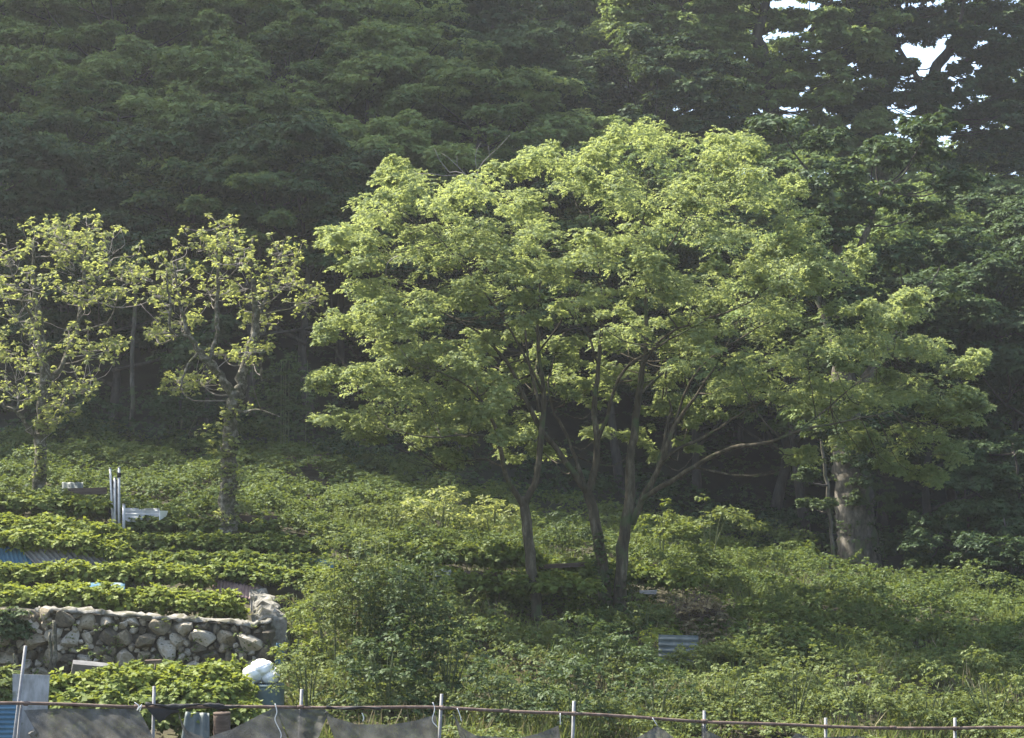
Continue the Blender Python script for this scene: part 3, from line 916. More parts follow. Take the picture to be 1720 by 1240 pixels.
T1_P = [(150, 382, 44, 20), (60, 405, 56, 26), (102, 420, 40, 24), (28, 440, 44, 28), (182, 430, 50, 26), (118, 460, 50, 24), (60, 490, 54, 24), (205, 484, 44, 18),
        (142, 500, 44, 22), (28, 540, 40, 22), (112, 560, 54, 18), (60, 590, 44, 18), (152, 592, 40, 14), (15, 595, 40, 18), (84, 640, 44, 13), (132, 652, 40, 10),
        (110, 682, 24, 8), (86, 716, 18, 10), (36, 668, 26, 9), (-30, 470, 50, 30), (-30, 580, 40, 22), (185, 575, 24, 8), (95, 385, 30, 14), (215, 450, 26, 14), (140, 410, 30, 20)]
T2_L = [
    [(386, 905, 0, .30), (384, 870, 0, .22), (382, 835, 0, .20), (385, 800, 0, .195), (383, 765, 0, .18), (388, 725, 0, .175), (392, 690, 0, .17), (395, 668, 0, .18), (398, 655, 0, .15)],
    [(396, 668, 0, .13), (376, 640, -.2, .10), (352, 608, -.4, .095), (334, 590, -.5, .08), (318, 565, -.6, .05), (300, 500, -.6, .03), (290, 440, -.6, .015)],
    [(397, 664, 0, .14), (408, 625, .1, .10), (422, 580, .2, .095), (430, 540, .2, .085), (426, 490, .2, .06), (420, 440, .2, .04), (425, 400, .2, .02)],
    [(352, 608, -.4, .05), (364, 560, -.3, .05), (366, 500, -.3, .045), (366, 440, -.3, .035), (365, 385, -.3, .018)],
    [(430, 545, .2, .045), (438, 600, .4, .03), (440, 640, .5, .022)],
    [(430, 540, .2, .05), (450, 490, .6, .04), (470, 430, .8, .025), (480, 400, .8, .012)],
    [(318, 565, -.6, .035), (286, 555, -.8, .035), (284, 500, -.9, .028), (280, 455, -.9, .014)],
    [(334, 590, -.5, .035), (312, 620, -.7, .028), (302, 655, -.8, .018)],
    [(450, 490, .6, .03), (500, 480, 1, .02), (540, 490, 1.1, .01)],
    [(392, 690, 0, .04), (430, 690, -.6, .025), (470, 700, -.8, .012)],
    [(366, 440, -.3, .025), (330, 410, -.3, .016), (310, 390, -.4, .008)],
    [(300, 500, -.6, .025), (262, 480, -.8, .016), (238, 462, -.9, .007)],
]
T2_P = [(362, 392, 44, 18), (332, 430, 60, 24), (290, 462, 46, 20), (268, 500, 40, 16), (402, 440, 52, 24), (468, 428, 42, 24), (482, 480, 50, 24), (420, 492, 52, 22),
        (350, 490, 52, 20), (518, 500, 28, 16), (300, 540, 32, 14), (382, 598, 48, 12), (340, 640, 34, 9), (424, 592, 26, 12), (304, 640, 22, 10), (384, 410, 34, 18), (440, 540, 26, 12), (262, 560, 20, 7)]
pollard(65, 868, 44.5, T1_L, T1_P, 31, 'yellow-green pollard tree at the left edge with thin pale trunk and a bare side branch', vines=[(66, 800, 9), (70, 760, 9), (62, 830, 14), (80, 715, 10), (66, 780, 10)])
pollard(385, 898, 43.0, T2_L, T2_P, 32, 'mossy pollard tree with thick rough trunk and twiggy crown, right of the metal poles', vines=[(384, 870, 16), (384, 830, 14), (384, 780, 14), (386, 740, 18), (370, 750, 12), (400, 690, 18), (360, 720, 14), (400, 860, 16), (388, 800, 16), (384, 760, 16), (386, 700, 16)])

# ------------------------------------------------------------------ big old trees at the right
def custom_tree(name, Y, limbs, pads, seed, label, bark, mat, leaf=0.15, n_sp=14, ncopy=2, dy=2.0, rough=0.05):
    rng = np.random.default_rng(seed)
    b = limbs[0][0]
    base = P(b[0], b[1], Y + b[2])
    root = empty(name, base)
    inv = [-float(v) for v in base]
    L = [curve_pts([(*P(a, c, Y + d), r) for a, c, d, r in l], 4, 0.02, rng) for l in limbs]
    o = tubes_obj('trunk', L, M[bark], root, 12, rough); o.location = inv
    if pads:
        s = F_PX / Y
        C, Rr = [], []
        for (px, py, hw, hh) in pads:
            for k in range(ncopy):
                C.append(P(px + rng.normal(0, 8), py + rng.normal(0, 5), Y + rng.uniform(-dy, dy)))
                Rr.append((hw / s, hw / s, hh / s))
        C, Rr = np.array(C), np.array(Rr)
        o = tubes_obj('branch', twigs_to(C, L, rng, 0.02, 0.6), M['bark_dark'], root, 5); o.location = inv; stuff(o)
        C2, R2 = tufts(C, Rr, rng, 8, (0.26, 0.5), 0.8)
        o = crown_obj('crown', [sprays(C2, R2, n_sp, 10, leaf, 0.55, rng, droop=0.3)], M[mat], root); o.location = inv
    tag(root, label, 'tree')
    return root


custom_tree('broadleaf_tree', 55.0, [
    [(1452, 1010, 0, 1.05), (1448, 975, 0, .80), (1446, 955, 0, .68), (1441, 925, 0, .61), (1439, 895, 0, .60), (1436, 865, 0, .585), (1434, 840, 0, .58), (1431, 805, 0, .56), (1428, 770, 0, .54), (1420, 700, .2, .50), (1416, 600, .4, .30), (1412, 500, .6, .2), (1405, 400, .8, .13), (1395, 320, 1, .08)],
    [(1420, 690, .2, .22), (1450, 640, 0, .18), (1490, 580, 0, .12), (1530, 500, 0, .07)],
    [(1416, 600, .4, .2), (1380, 520, .6, .14), (1350, 440, .8, .08)],
    [(1410, 480, .6, .16), (1450, 400, 0.2, .1), (1480, 320, 0, .05)]],
    [(1400, 300, 70, 30), (1480, 330, 60, 26), (1340, 420, 60, 26), (1460, 250, 70, 28), (1540, 260, 60, 24), (1500, 430, 60, 26), (1420, 350, 60, 26), (1560, 360, 60, 26), (1450, 500, 50, 24), (1610, 300, 60, 24), (1560, 200, 60, 24), (1600, 420, 50, 24), (1440, 600, 60, 24), (1400, 660, 60, 24), (1470, 700, 60, 24), (1420, 540, 60, 24), (1380, 480, 50, 24), (1440, 740, 50, 20), (1400, 390, 60, 26), (1395, 440, 50, 24), (1420, 480, 50, 24), (1390, 370, 50, 22), (1340, 330, 50, 24), (1380, 240, 60, 24), (1300, 200, 60, 22)],
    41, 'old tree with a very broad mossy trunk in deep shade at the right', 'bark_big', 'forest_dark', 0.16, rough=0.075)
big_old = [o for o in COL.objects if o.get('label', '').startswith('old tree with a very broad')][0]
iv = np.array([P(1440 + RNG.normal(0, 30), RNG.uniform(790, 965), 55.0 - 0.52 - RNG.uniform(0, .12)) for _ in range(26)])
o = crown_obj('ivy', [sprays(iv, np.full((26, 3), 0.2), 7, 8, 0.075, 0.75)], M['shrub_dark'], big_old)
o.location = [-float(v) for v in big_old.location]
hang = [(1450, 800, 36, 22), (1490, 830, 26, 18), (1475, 775, 40, 20), (1440, 838, 22, 14), (1498, 852, 16, 10), (1430, 770, 34, 18), (1470, 745, 46, 18)]
hc = np.array([P(a, b, 54.0) for a, b, c, d in hang]); hr = np.array([(c / 55, c / 70, d / 55) for a, b, c, d in hang])
hc, hr = tufts(hc, hr, RNG, 8, (0.3, 0.55), 0.8)
o = crown_obj('hanging_foliage', [sprays(hc, hr, 14, 9, 0.1, 0.55, RNG, droop=0.45)], M['shrub_dark'], big_old)
o.location = [-float(v) for v in big_old.location]
rng_h = np.random.default_rng(44)
# leaves that hang in front of its trunk
custom_tree('young_tree', 52.0, [
    [(1404, 985, 0, .07), (1400, 930, 0, .06), (1393, 860, 0, .055), (1387, 800, 0, .05), (1380, 740, 0, .04), (1376, 680, 0, .02)]],
    [(1370, 850, 26, 6), (1380, 720, 40, 20), (1360, 800, 22, 8)],
    42, 'slim straight sapling standing left of the broad mossy trunk', 'bark_big', 'shrub_dark', 0.11, 16)
# dark limbed trees on the skyline at the upper right
def sky_pads(x0, x1, n, seed):
    r_ = np.random.default_rng(seed); out = []
    gaps = [(1262, 48, 17, 26), (1300, 70, 26, 12), (1310, 28, 28, 10), (1245, 18, 16, 12), (1350, 12, 20, 10), (1596, 62, 18, 18), (1560, 95, 20, 9), (1530, 104, 12, 10), (1530, 12, 30, 8), (1640, 30, 14, 8), (1450, 40, 14, 8), (1400, 110, 12, 6)]
    while len(out) < n:
        a, b = r_.uniform(x0, x1), r_.uniform(-60, 285)
        if any(((a - g[0]) / g[2]) ** 2 + ((b - g[1]) / g[3]) ** 2 < 1 for g in gaps): continue
        out.append((a, b, r_.uniform(20, 40), r_.uniform(7, 13)))
    return out

custom_tree('broadleaf_tree', 76.0, [
    [(1320, 520, 0, .55), (1310, 380, 0, .45), (1300, 240, 0, .40), (1292, 150, 0, .34), (1282, 95, 0, .30), (1272, 60, 0, .24), (1285, 10, 0, .18), (1300, -60, 0, .1)],
    [(1290, 130, 0, .22), (1250, 130, -.4, .28), (1215, 105, -.6, .26), (1180, 85, -.8, .2), (1130, 60, -1, .16), (1100, 10, -1, .1), (1080, -40, -1, .05)],
    [(1283, 108, 0, .2), (1310, 105, .3, .16), (1340, 75, .5, .12), (1370, 40, .6, .08), (1410, -20, .6, .05)],
    [(1272, 60, 0, .14), (1300, 45, .2, .12), (1350, 40, .3, .1), (1420, 25, .3, .06), (1480, -10, .3, .03)],
    [(1180, 85, -.8, .1), (1150, 20, -.6, .08), (1130, -40, -.5, .04)]],
    [(1150, 40, 60, 22), (1090, 60, 60, 24), (1200, 15, 50, 18), (1230, 70, 40, 14), (1340, 100, 50, 16), (1380, 70, 40, 14), (1120, -10, 60, 24), (1060, 10, 50, 24), (1440, 60, 50, 14), (1290, 160, 60, 20), (1200, 140, 60, 22), (1400, 20, 40, 10)] + sky_pads(1040, 1490, 205, 1),
    45, 'old tree with thick dark curved limbs against the sky at the top right', 'bark_dark', 'forest', 0.17, 12)
custom_tree('broadleaf_tree', 78.0, [
    [(1560, 520, 0, .5), (1562, 380, 0, .4), (1560, 250, 0, .34), (1566, 150, 0, .28), (1575, 110, 0, .24), (1600, 80, 0, .2), (1630, 50, 0, .14), (1670, 10, 0, .08)],
    [(1568, 140, 0, .14), (1600, 120, .3, .12), (1640, 90, .5, .08), (1690, 80, .5, .05)],
    [(1566, 160, 0, .12), (1520, 100, -.3, .1), (1500, 50, -.4, .07), (1495, -20, -.4, .04)],
    [(1600, 80, 0, .1), (1615, 30, 0, .08), (1625, -30, 0, .05)],
    [(1500, 50, -.4, .05), (1540, 20, -.3, .04), (1560, -30, -.3, .02)]],
    [(1690, 60, 50, 26), (1700, 110, 50, 26), (1660, 130, 50, 20), (1480, 120, 60, 18), (1520, 60, 40, 10), (1450, 90, 50, 14), (1600, 170, 60, 22), (1540, 160, 40, 14), (1700, 10, 40, 22), (1610, 70, 30, 9), (1480, 50, 40, 9), (1640, 20, 30, 10)] + sky_pads(1400, 1750, 185, 2),
    46, 'leaning forked tree against the sky at the far upper right corner', 'bark_dark', 'forest_dark', 0.17, 12)
# thin bare trunks one can make out in the dark edge of the wood
for (px, y0, y1, Y, r, lab) in [(222, 700, 440, 57.5, .075, 'thin pale trunk in the dark gap between the two pollards'),
                               (345, 760, 560, 58, .08, 'dim straight trunk in the shade just left of the mossy pollard'),
                               (300, 770, 600, 57.5, .06, 'slim dim trunk in the shade behind the left limb of the mossy pollard')]:
    custom_tree('bare_trunk_tree', Y, [[(px + 3, y0 + 40, 0, r * 1.3), (px, y0, 0, r), (px + 2, (y0 + y1) / 2, 0, r * .9), (px + 3, y1, 0, r * .6)]],
                [(px, y1, 40, 16), (px + 30, y1 - 20, 40, 16)], int(px), lab, 'bark_big' if px < 300 else 'bark_dark', 'forest_dark', 0.16, 8)


# ------------------------------------------------------------------ shrubs
def shrub(px, py_top, py_bot, hw, Y, label, mat='shrub', seed=0, leaf=0.09, n_sp=9, kind='mound', name='shrub', dens=1.0, stems=5, cat='shrub', depth=0.8):
    rng = np.random.default_rng(seed + int(px) * 7 + int(py_top))
    s = F_PX / Y
    x = (px - CX) / F_PX * Y
    gz = float(ground(x, Y))
    base = np.array([x, Y, gz])
    zt = P(px, py_top, Y)[2]; zb = max(P(px, py_bot, Y)[2], gz - 0.1)
    H = max(zt - zb, 0.3); W = hw / s
    root = empty(name, base)
    C, Rr, st = [], [], []
    n = max(14, int(46 * dens * W * H))
    n = min(n, 330)
    for k in range(n):
        u = rng.uniform(-1, 1); v = rng.uniform(-1, 1)
        if u * u + v * v > 1: continue
        hmax = H * (1 - 0.55 * (u * u + v * v)) * (1 + 0.16 * math.sin(5 * u + seed) * math.sin(4 * v + px)) if kind == 'mound' else H * rng.uniform(0.55, 1.0)
        h = hmax * rng.uniform(0.0, 1.0) ** 0.4
        r = rng.uniform(0.17, 0.36) * (0.8 + 0.3 * W)
        C.append((u * W * 1.08, v * W * depth, zb - gz + max(0.12, h * 1.12 - r * 0.4)))
        Rr.append((r, r, r * (0.62 if kind == 'mound' else 0.95)))
    for k in range(stems):
        a = rng.uniform(0, 6.28); q = rng.uniform(0.1, 0.75)
        if kind == 'tall':
            st.append(curve_pts([(math.cos(a) * q * W * .9, math.sin(a) * q * W * .6, -0.15, .017), (math.cos(a) * q * W * .95, math.sin(a) * q * W * .6, (zb - gz) + H * .5, .014), (math.cos(a) * q * W, math.sin(a) * q * W * .6, (zb - gz) + H * .97, .006)], 3))
        else:
            st.append(curve_pts([(rng.normal(0, .06), rng.normal(0, .06), -0.15, .022), (math.cos(a) * q * W * .5, math.sin(a) * q * W * .4, (zb - gz) + H * .4, .015), (math.cos(a) * q * W, math.sin(a) * q * W * .8, (zb - gz) + H * .75, .006)], 3))
    stuff(tubes_obj('stem', st, M['stem'], root, 5))
    crown_obj('foliage', [sprays(np.array(C), np.array(Rr), n_sp, 8, leaf, 0.5, rng, droop=0.35, up=0.6)], M[mat], root)
    tag(root, label, cat)
    return root


SHRUBS = [
    (600, 900, 1185, 78, 34.0, 'tall feathery light bush with thin upright stems, left of the middle', 'shrub', 'tall', .08, 1.9, 9),
    (680, 940, 1185, 74, 33.4, 'tall darker bush with slim stems right beside the feathery bush', 'shrub_dark', 'tall', .085, 1.9, 8),
    (540, 960, 1100, 46, 36.0, 'sunlit light bush rising behind the end of the stone wall', 'vine', 'mound', .09, 1.0, 5),
    (505, 975, 1075, 40, 37.6, 'bush with a dark hollow beside the concrete wall end', 'shrub', 'mound', .09, .9, 4),
    (500, 1050, 1120, 42, 35.4, 'low yellow-green bush just right of the stone wall corner', 'crop', 'mound', .095, 1.2, 3),
    (520, 1080, 1200, 56, 31.6, 'pale sunny bush right of the white sack behind the fence', 'shrub', 'mound', .08, 1.0, 6),
    (650, 1055, 1215, 84, 31.4, 'dark broad-leaved bush behind the fence below the tall feathery bush', 'shrub_dark', 'mound', .11, 1.0, 6),
    (750, 1035, 1200, 76, 33.4, 'deep green bush in shade left of the dark single trunk', 'shrub_dark', 'mound', .09, .9, 6),
    (790, 985, 1080, 84, 38.2, 'wide light weedy mound left of the dark single trunk', 'shrub', 'mound', .08, 1.0, 4),
    (720, 960, 1040, 52, 38.6, 'light mound between the tall bushes and the weedy mound', 'shrub', 'mound', .08, 1.0, 4),
    (845, 1095, 1240, 84, 31.5, 'dull green bush behind the fence right of the third post', 'shrub_dark', 'mound', .085, 1.0, 5),
    (870, 1070, 1150, 56, 36.5, 'greyish bush with pale flowers at the foot of the dark trunk', 'shrub', 'mound', .07, .9, 4),
    (960, 1020, 1100, 60, 37.5, 'bright bush between the dark trunk and the twin stems', 'shrub', 'mound', .085, 1.0, 4),
    (1000, 1035, 1200, 96, 34.5, 'large dark green bush below the twin stems', 'shrub_dark', 'mound', .095, 1.0, 6),
    (955, 1110, 1240, 80, 31.2, 'green bush behind the fence around the fourth visible post', 'shrub_dark', 'mound', .10, 1.0, 5),
    (1080, 1000, 1065, 52, 38.8, 'leafy mound just right of the twin stems', 'shrub', 'mound', .085, 1.1, 4),
    (1090, 1048, 1085, 60, 37.3, 'yellow-green vine mound on top of the teal sheet', 'crop', 'mound', .09, 1.3, 3),
    (1100, 1112, 1235, 90, 32.0, 'dark green bush under the teal sheet', 'shrub_dark', 'mound', .085, 1.0, 5),
    (1215, 1110, 1240, 80, 32.0, 'bushy mound right below the pale stone behind the fence', 'shrub', 'mound', .085, 1.0, 5),
    (1330, 1085, 1235, 84, 32.4, 'wide light green mound behind the seventh post', 'shrub', 'mound', .08, 1.0, 5),
    (1440, 1115, 1240, 80, 31.6, 'dull bushy mound right of the seventh post', 'shrub', 'mound', .085, 1.0, 5),
    (1550, 1120, 1240, 76, 31.6, 'light weedy mound left of the last post', 'shrub', 'mound', .075, 1.0, 5),
    (1660, 1110, 1250, 80, 31.8, 'yellowish weedy mound right of the last post', 'shrub', 'mound', .08, 1.0, 5),
    (1760, 1100, 1240, 70, 32.0, 'green mound cut by the right edge behind the fence', 'shrub', 'mound', .08, 1.0, 4),
    (1650, 1055, 1120, 90, 37.0, 'dense green mound on the slope at the right edge', 'cover', 'mound', .09, 1.0, 4),
    (1500, 1060, 1120, 70, 37.5, 'broad leafy mound with dark hollow on the right slope', 'shrub', 'mound', .11, .9, 4),
    (1290, 1035, 1090, 76, 38.0, 'large-leaved mound right of the brown brush heap', 'cover', 'mound', .13, 1.0, 4),
    (740, 815, 905, 62, 46.5, 'bright sunlit bush left of the forked dark trunk', 'young', 'mound', .11, 1.0, 5),
    (650, 840, 920, 56, 45.5, 'green bush right of the brown plank on the upper slope', 'shrub', 'mound', .10, 1.0, 5),
    (830, 830, 905, 40, 46.5, 'sunlit bush seen just left of the low fork of the trunk', 'young', 'mound', .11, 1.0, 4),
    (950, 860, 930, 50, 47, 'dim bush seen between the dark trunk and the twin stems', 'shrub_dark', 'mound', .10, 1.0, 4),
    (1190, 838, 900, 84, 48.0, 'layered leafy sapling in the shade under the low right limb', 'shrub', 'mound', .12, .7, 4),
    (1110, 850, 910, 50, 45.5, 'bright leafy sapling against the right side of the twin stems', 'vine', 'mound', .12, .9, 4),
    (480, 600, 760, 56, 55.0, 'shaded green bush at the forest edge right of the mossy pollard', 'shrub_dark', 'tall', .14, .6, 5),
    (300, 640, 770, 70, 56.5, 'dark undergrowth bush behind the mossy pollard, left side', 'forest_dark', 'mound', .14, .5, 5),
    (150, 660, 770, 70, 56.5, 'dark undergrowth bush behind the metal poles at the forest edge', 'forest_dark', 'mound', .14, .5, 5),
    (590, 720, 800, 70, 55.5, 'dark undergrowth bush under the left end of the bright crown', 'forest_dark', 'mound', .14, .5, 5),
    (1045, 1022, 1085, 62, 39.0, 'leafy bush right against the foot of the twin stems', 'shrub_dark', 'mound', .085, 1.2, 4),
    (915, 1040, 1095, 46, 38.6, 'small bush against the foot of the dark single trunk', 'shrub', 'mound', .08, 1.2, 4),
    (345, 955, 985, 26, 39.3, 'small dusky green bush left of the rusty sheet', 'shrub_dark', 'mound', .07, 1.6, 3),
]
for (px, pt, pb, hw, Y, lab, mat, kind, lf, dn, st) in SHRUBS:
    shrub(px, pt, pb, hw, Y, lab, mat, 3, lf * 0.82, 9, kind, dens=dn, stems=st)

# dark layered thicket at the right edge
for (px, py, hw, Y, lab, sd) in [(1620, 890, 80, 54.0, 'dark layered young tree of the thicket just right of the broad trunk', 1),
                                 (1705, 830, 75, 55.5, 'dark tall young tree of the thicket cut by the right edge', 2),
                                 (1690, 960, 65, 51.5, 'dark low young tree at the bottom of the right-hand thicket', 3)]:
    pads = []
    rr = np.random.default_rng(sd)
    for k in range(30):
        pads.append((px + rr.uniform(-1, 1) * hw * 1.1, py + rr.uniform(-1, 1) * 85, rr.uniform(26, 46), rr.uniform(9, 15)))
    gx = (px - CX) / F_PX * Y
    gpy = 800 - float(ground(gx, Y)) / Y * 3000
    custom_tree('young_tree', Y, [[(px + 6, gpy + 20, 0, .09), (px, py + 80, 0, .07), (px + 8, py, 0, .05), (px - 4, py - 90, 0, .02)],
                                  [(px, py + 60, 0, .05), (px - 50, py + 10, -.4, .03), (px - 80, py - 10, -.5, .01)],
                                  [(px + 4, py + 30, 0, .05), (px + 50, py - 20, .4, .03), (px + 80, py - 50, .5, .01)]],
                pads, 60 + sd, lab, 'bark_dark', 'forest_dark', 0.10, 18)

# ------------------------------------------------------------------ crop rows on the terraces and cover on the slope
def crop_row(name, pts, hh, depth, n, mat='crop', leaf=0.12, seed=1, n_sp=11):
    """pts: (px, py of the row's middle, Y)"""
    rng = np.random.default_rng(seed)
    p = np.array([P(a, b, c) for a, b, c in pts])
    seg = np.r_[0, np.cumsum(np.linalg.norm(np.diff(p, axis=0), axis=1))]
    t = rng.uniform(0, seg[-1], n)
    c = np.stack([np.interp(t, seg, p[:, k]) for k in range(3)], 1)
    a = rng.uniform(0, 2 * np.pi, n); q = np.sqrt(rng.uniform(0, 1, n))
    lump = 1 + 0.22 * np.sin(t * 4.1 + seed) + 0.15 * np.sin(t * 9.7)
    c[:, 1] += np.cos(a) * q * depth
    c[:, 2] += np.sin(a) * q * hh * 0.75 * lump
    r = rng.uniform(0.16, 0.28, n)
    return crown_obj(name, [sprays(c, np.stack([r, r, r * 0.75], 1), n_sp, 6, leaf, 0.8, rng, droop=0.4, up=0.8)], M[mat])


ROWS = [
    ([(-40, 905, 39.95), (60, 908, 39.9), (140, 914, 39.8), (212, 930, 39.7)], .20, .22, 150, 'crop', 16),
    ([(-40, 1008, 37.0), (120, 1003, 37.0), (300, 1012, 37.0), (400, 1022, 37.0)], .30, .45, 330, 'crop', 5),
    ([(-40, 966, 38.9), (120, 962, 38.9), (260, 962, 38.9), (350, 972, 38.9)], .22, .40, 260, 'crop', 6),
    ([(-40, 886, 41.2), (60, 890, 41.0), (150, 898, 40.8), (205, 918, 40.6)], .36, .60, 320, 'crop', 7),
    ([(215, 912, 42.4), (400, 912, 42.2), (550, 918, 42.0)], .22, .5, 260, 'vine', 8),
    ([(220, 944, 41.0), (400, 944, 40.6), (550, 950, 40.4)], .22, .5, 260, 'vine', 9),
    ([(360, 958, 39.6), (460, 966, 39.2), (560, 975, 38.8)], .20, .4, 140, 'vine', 10),
    ([(-40, 845, 43.6), (90, 846, 43.6), (190, 860, 43.2)], .26, .5, 170, 'vine', 11),
    ([(215, 884, 43.4), (300, 882, 43.4), (470, 890, 43.2)], .16, .4, 130, 'cover', 12),
    ([(600, 930, 42.6), (760, 930, 42.4), (900, 938, 42.2)], .26, .6, 220, 'vine', 13),
    ([(620, 955, 40.8), (800, 975, 40.4), (1000, 985, 40.0)], .22, .6, 220, 'vine', 14),
    ([(900, 950, 43.0), (1000, 958, 42.6), (1160, 975, 42.0)], .24, .6, 180, 'vine', 15),
]
for pts, hh, dp, n, mt, sd in ROWS:
    o = crop_row('crop_row', pts, hh, dp, int(n * 1.25), mt, 0.10, sd)
    tag(o, kind='stuff')
# vine on the left end of the stone wall and the vine bed in front of it
o = crop_row('wall_vine', [(-40, 1040, 35.8), (40, 1050, 35.75)], .36, .12, 70, 'shrub_dark', .09, 21); tag(o, kind='stuff')
o = crop_row('vine_bed', [(85, 1165, 30.6), (170, 1155, 30.8), (300, 1150, 31.0), (415, 1165, 31.2)], .36, .5, 360, 'crop', .10, 22); tag(o, kind='stuff')
o = crop_row('vine_bed', [(100, 1195, 29.8), (250, 1190, 29.8), (430, 1200, 29.8)], .45, .4, 200, 'vine', .11, 23); tag(o, kind='stuff')
o = crop_row('vine_bed', [(210, 1125, 32.5), (330, 1128, 32.5), (410, 1120, 32.6)], .10, .5, 50, 'vine', .09, 24, 7); tag(o, kind='stuff')
o = crop_row('grass_tuft', [(-30, 1150, 30.6), (20, 1155, 30.6)], .35, .4, 60, 'shrub', .09, 25); tag(o, kind='stuff')


def cover(name, x_of, y_rng, n, mat, leaf, r_rng, seed, mask=None, lift=0.1, n_sp=7):
    rng = np.random.default_rng(seed)
    Y = rng.uniform(*y_rng, n); px = rng.uniform(*x_of, n)
    x = (px - CX) / F_PX * Y
    if mask is not None:
        k = mask(px, Y, x, rng); px, Y, x = px[k], Y[k], x[k]
    mound = 0.22 + 0.42 * wav(x, Y, 0.9, 1) + 0.28 * wav(x, Y, 2.3, 2)
    z = ground(x, Y) + lift + np.maximum(mound, 0)
    r = rng.uniform(*r_rng, len(Y))
    C = np.stack([x, Y, z], 1)
    o = crown_obj(name, [sprays(C, np.stack([r, r, r * 0.8], 1), n_sp, 7, leaf, 0.62, rng, droop=0.35, up=0.7, ct=0.45 + 0.22 * wav(x, Y, 0.55, 4) + 0.12 * wav(x, Y, 1.9, 7))], M[mat])
    tag(o, kind='stuff')
    return o


cover('ground_cover', (-120, 700), (43.5, 57.5), 5200, 'cover', 0.08, (0.2, 0.36), 51)
cover('ground_cover', (560, 1250), (37.0, 57.0), 4300, 'cover', 0.072, (0.2, 0.36), 52)
cover('ground_cover', (1860, 2350), (36.5, 58.0), 1100, 'cover', 0.12, (0.3, 0.5), 63)
cover('weeds', (1860, 2350), (28.6, 37.5), 700, 'shrub', 0.11, (0.25, 0.45), 64)
cover('ground_cover', (-520, -110), (33.0, 57.5), 900, 'cover', 0.12, (0.3, 0.5), 65)
cover('ground_cover', (1150, 1860), (36.5, 58.0), 5600, 'cover', 0.072, (0.2, 0.36), 53, lambda px, Y, x, r: ~((px > 1370) & (px < 1520) & (Y > 48)))
cover('ground_cover', (1370, 1520), (48.0, 53.6), 170, 'cover', 0.072, (0.12, 0.2), 66, lift=-0.15)
cover('weeds', (430, 1860), (28.6, 37.5), 3600, 'shrub', 0.065, (0.16, 0.3), 54, lambda px, Y, x, r: ~((px < 500) & (Y > 35)))
cover('weeds', (-80, 480), (28.8, 36.0), 380, 'shrub', 0.065, (0.12, 0.22), 55, lambda px, Y, x, r: (Y < 30) | (r.random(len(Y)) < 0.35), lift=0.0)
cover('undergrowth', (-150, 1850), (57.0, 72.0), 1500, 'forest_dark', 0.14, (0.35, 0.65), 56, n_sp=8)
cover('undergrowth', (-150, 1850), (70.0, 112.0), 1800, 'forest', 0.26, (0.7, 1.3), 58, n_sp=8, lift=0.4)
cover('dry_weeds', (1130, 1230), (37.6, 40.2), 60, 'dry', 0.09, (0.2, 0.3), 57, lift=0.25)

def grass(name, x_of, y_rng, n, seed, thr, hgt=0.38, mat='shrub', z0=0.2):
    rng = np.random.default_rng(seed)
    Y = rng.uniform(*y_rng, n); px = rng.uniform(*x_of, n)
    x = (px - CX) / F_PX * Y
    k = wav(x, Y, 0.8, seed) > thr
    x, Y = x[k], Y[k]
    m = len(x)
    pos = np.stack([x, Y, ground(x, Y) + z0 * rng.uniform(0.2, 1.6, m)], 1)
    d = np.stack([rng.normal(0, .38, m), rng.normal(0, .38, m), np.ones(m)], 1)
    nn = rng.normal(0, 1, (m, 3))
    Ln = hgt * rng.uniform(0.5, 1.4, m)
    v = leaf_quads(pos, d, nn, Ln, np.full(m, 0.016) * rng.uniform(.7, 1.5, m))
    o = crown_obj(name, [(v, np.clip(rng.normal(.55, .25, m), 0, 1))], M[mat])
    tag(o, kind='stuff')


grass('grass', (480, 1850), (29, 37.5), 30000, 3, 0.15)
grass('grass', (560, 1850), (37.5, 50), 30000, 5, 0.3)
grass('dry_grass', (480, 1850), (29.5, 42), 9000, 9, 0.35, 0.42, 'dry', 0.25)

# ------------------------------------------------------------------ stone wall
WY = 36.0
wall = empty('stone_wall', P(230, 1130, WY))
tag(wall, 'old field stone retaining wall with pale broken coping, at the left below the crop rows', 'wall')
winv = [-float(v) for v in P(230, 1130, WY)]


def wall_top(px):
    return np.interp(px, [-60, 0, 70, 160, 240, 330, 420, 460], [1018, 1016, 1020, 1027, 1034, 1040, 1045, 1040])


def blob(seed, sub=2, ang=0.22):
    rng = np.random.default_rng(seed)
    import bmesh
    bm = bmesh.new()
    bmesh.ops.create_icosphere(bm, subdivisions=sub, radius=1.0)
    # a few cutting planes make the flat faces of broken stone
    pl = [(norm(rng.normal(0, 1, 3)), rng.uniform(0.40, 0.68)) for _ in range(13)]
    for v in bm.verts:
        c = np.array(v.co)
        for n_, d_ in pl:
            e = np.dot(c, n_) - d_
            if e > 0: c = c - n_ * e * 0.97
        c = c * (1 + rng.normal(0, 0.02))
        v.co = c
    me = bpy.data.meshes.new('stone')
    bm.to_mesh(me); bm.free()
    me.materials.append(M['stone'])
    return me


stone_meshes = [blob(100 + k) for k in range(10)]
rs = np.random.default_rng(5)
placed = []
zscale = WY / F_PX


def try_place(n, smin, smax, gap):
    for _ in range(n):
        px = rs.uniform(-40, 452); top = float(wall_top(px))
        s = rs.uniform(smin, smax)
        py = rs.uniform(top + 6 + s * 0.5, 1150)
        a = s * rs.uniform(0.85, 1.3); b = s * rs.uniform(0.6, 0.95)
        ok = True
        for (qx, qy, qa, qb) in placed:
            if ((px - qx) / (a + qa)) ** 2 + ((py - qy) / (b + qb)) ** 2 < gap: ok = False; break
        if ok: placed.append((px, py, a, b))


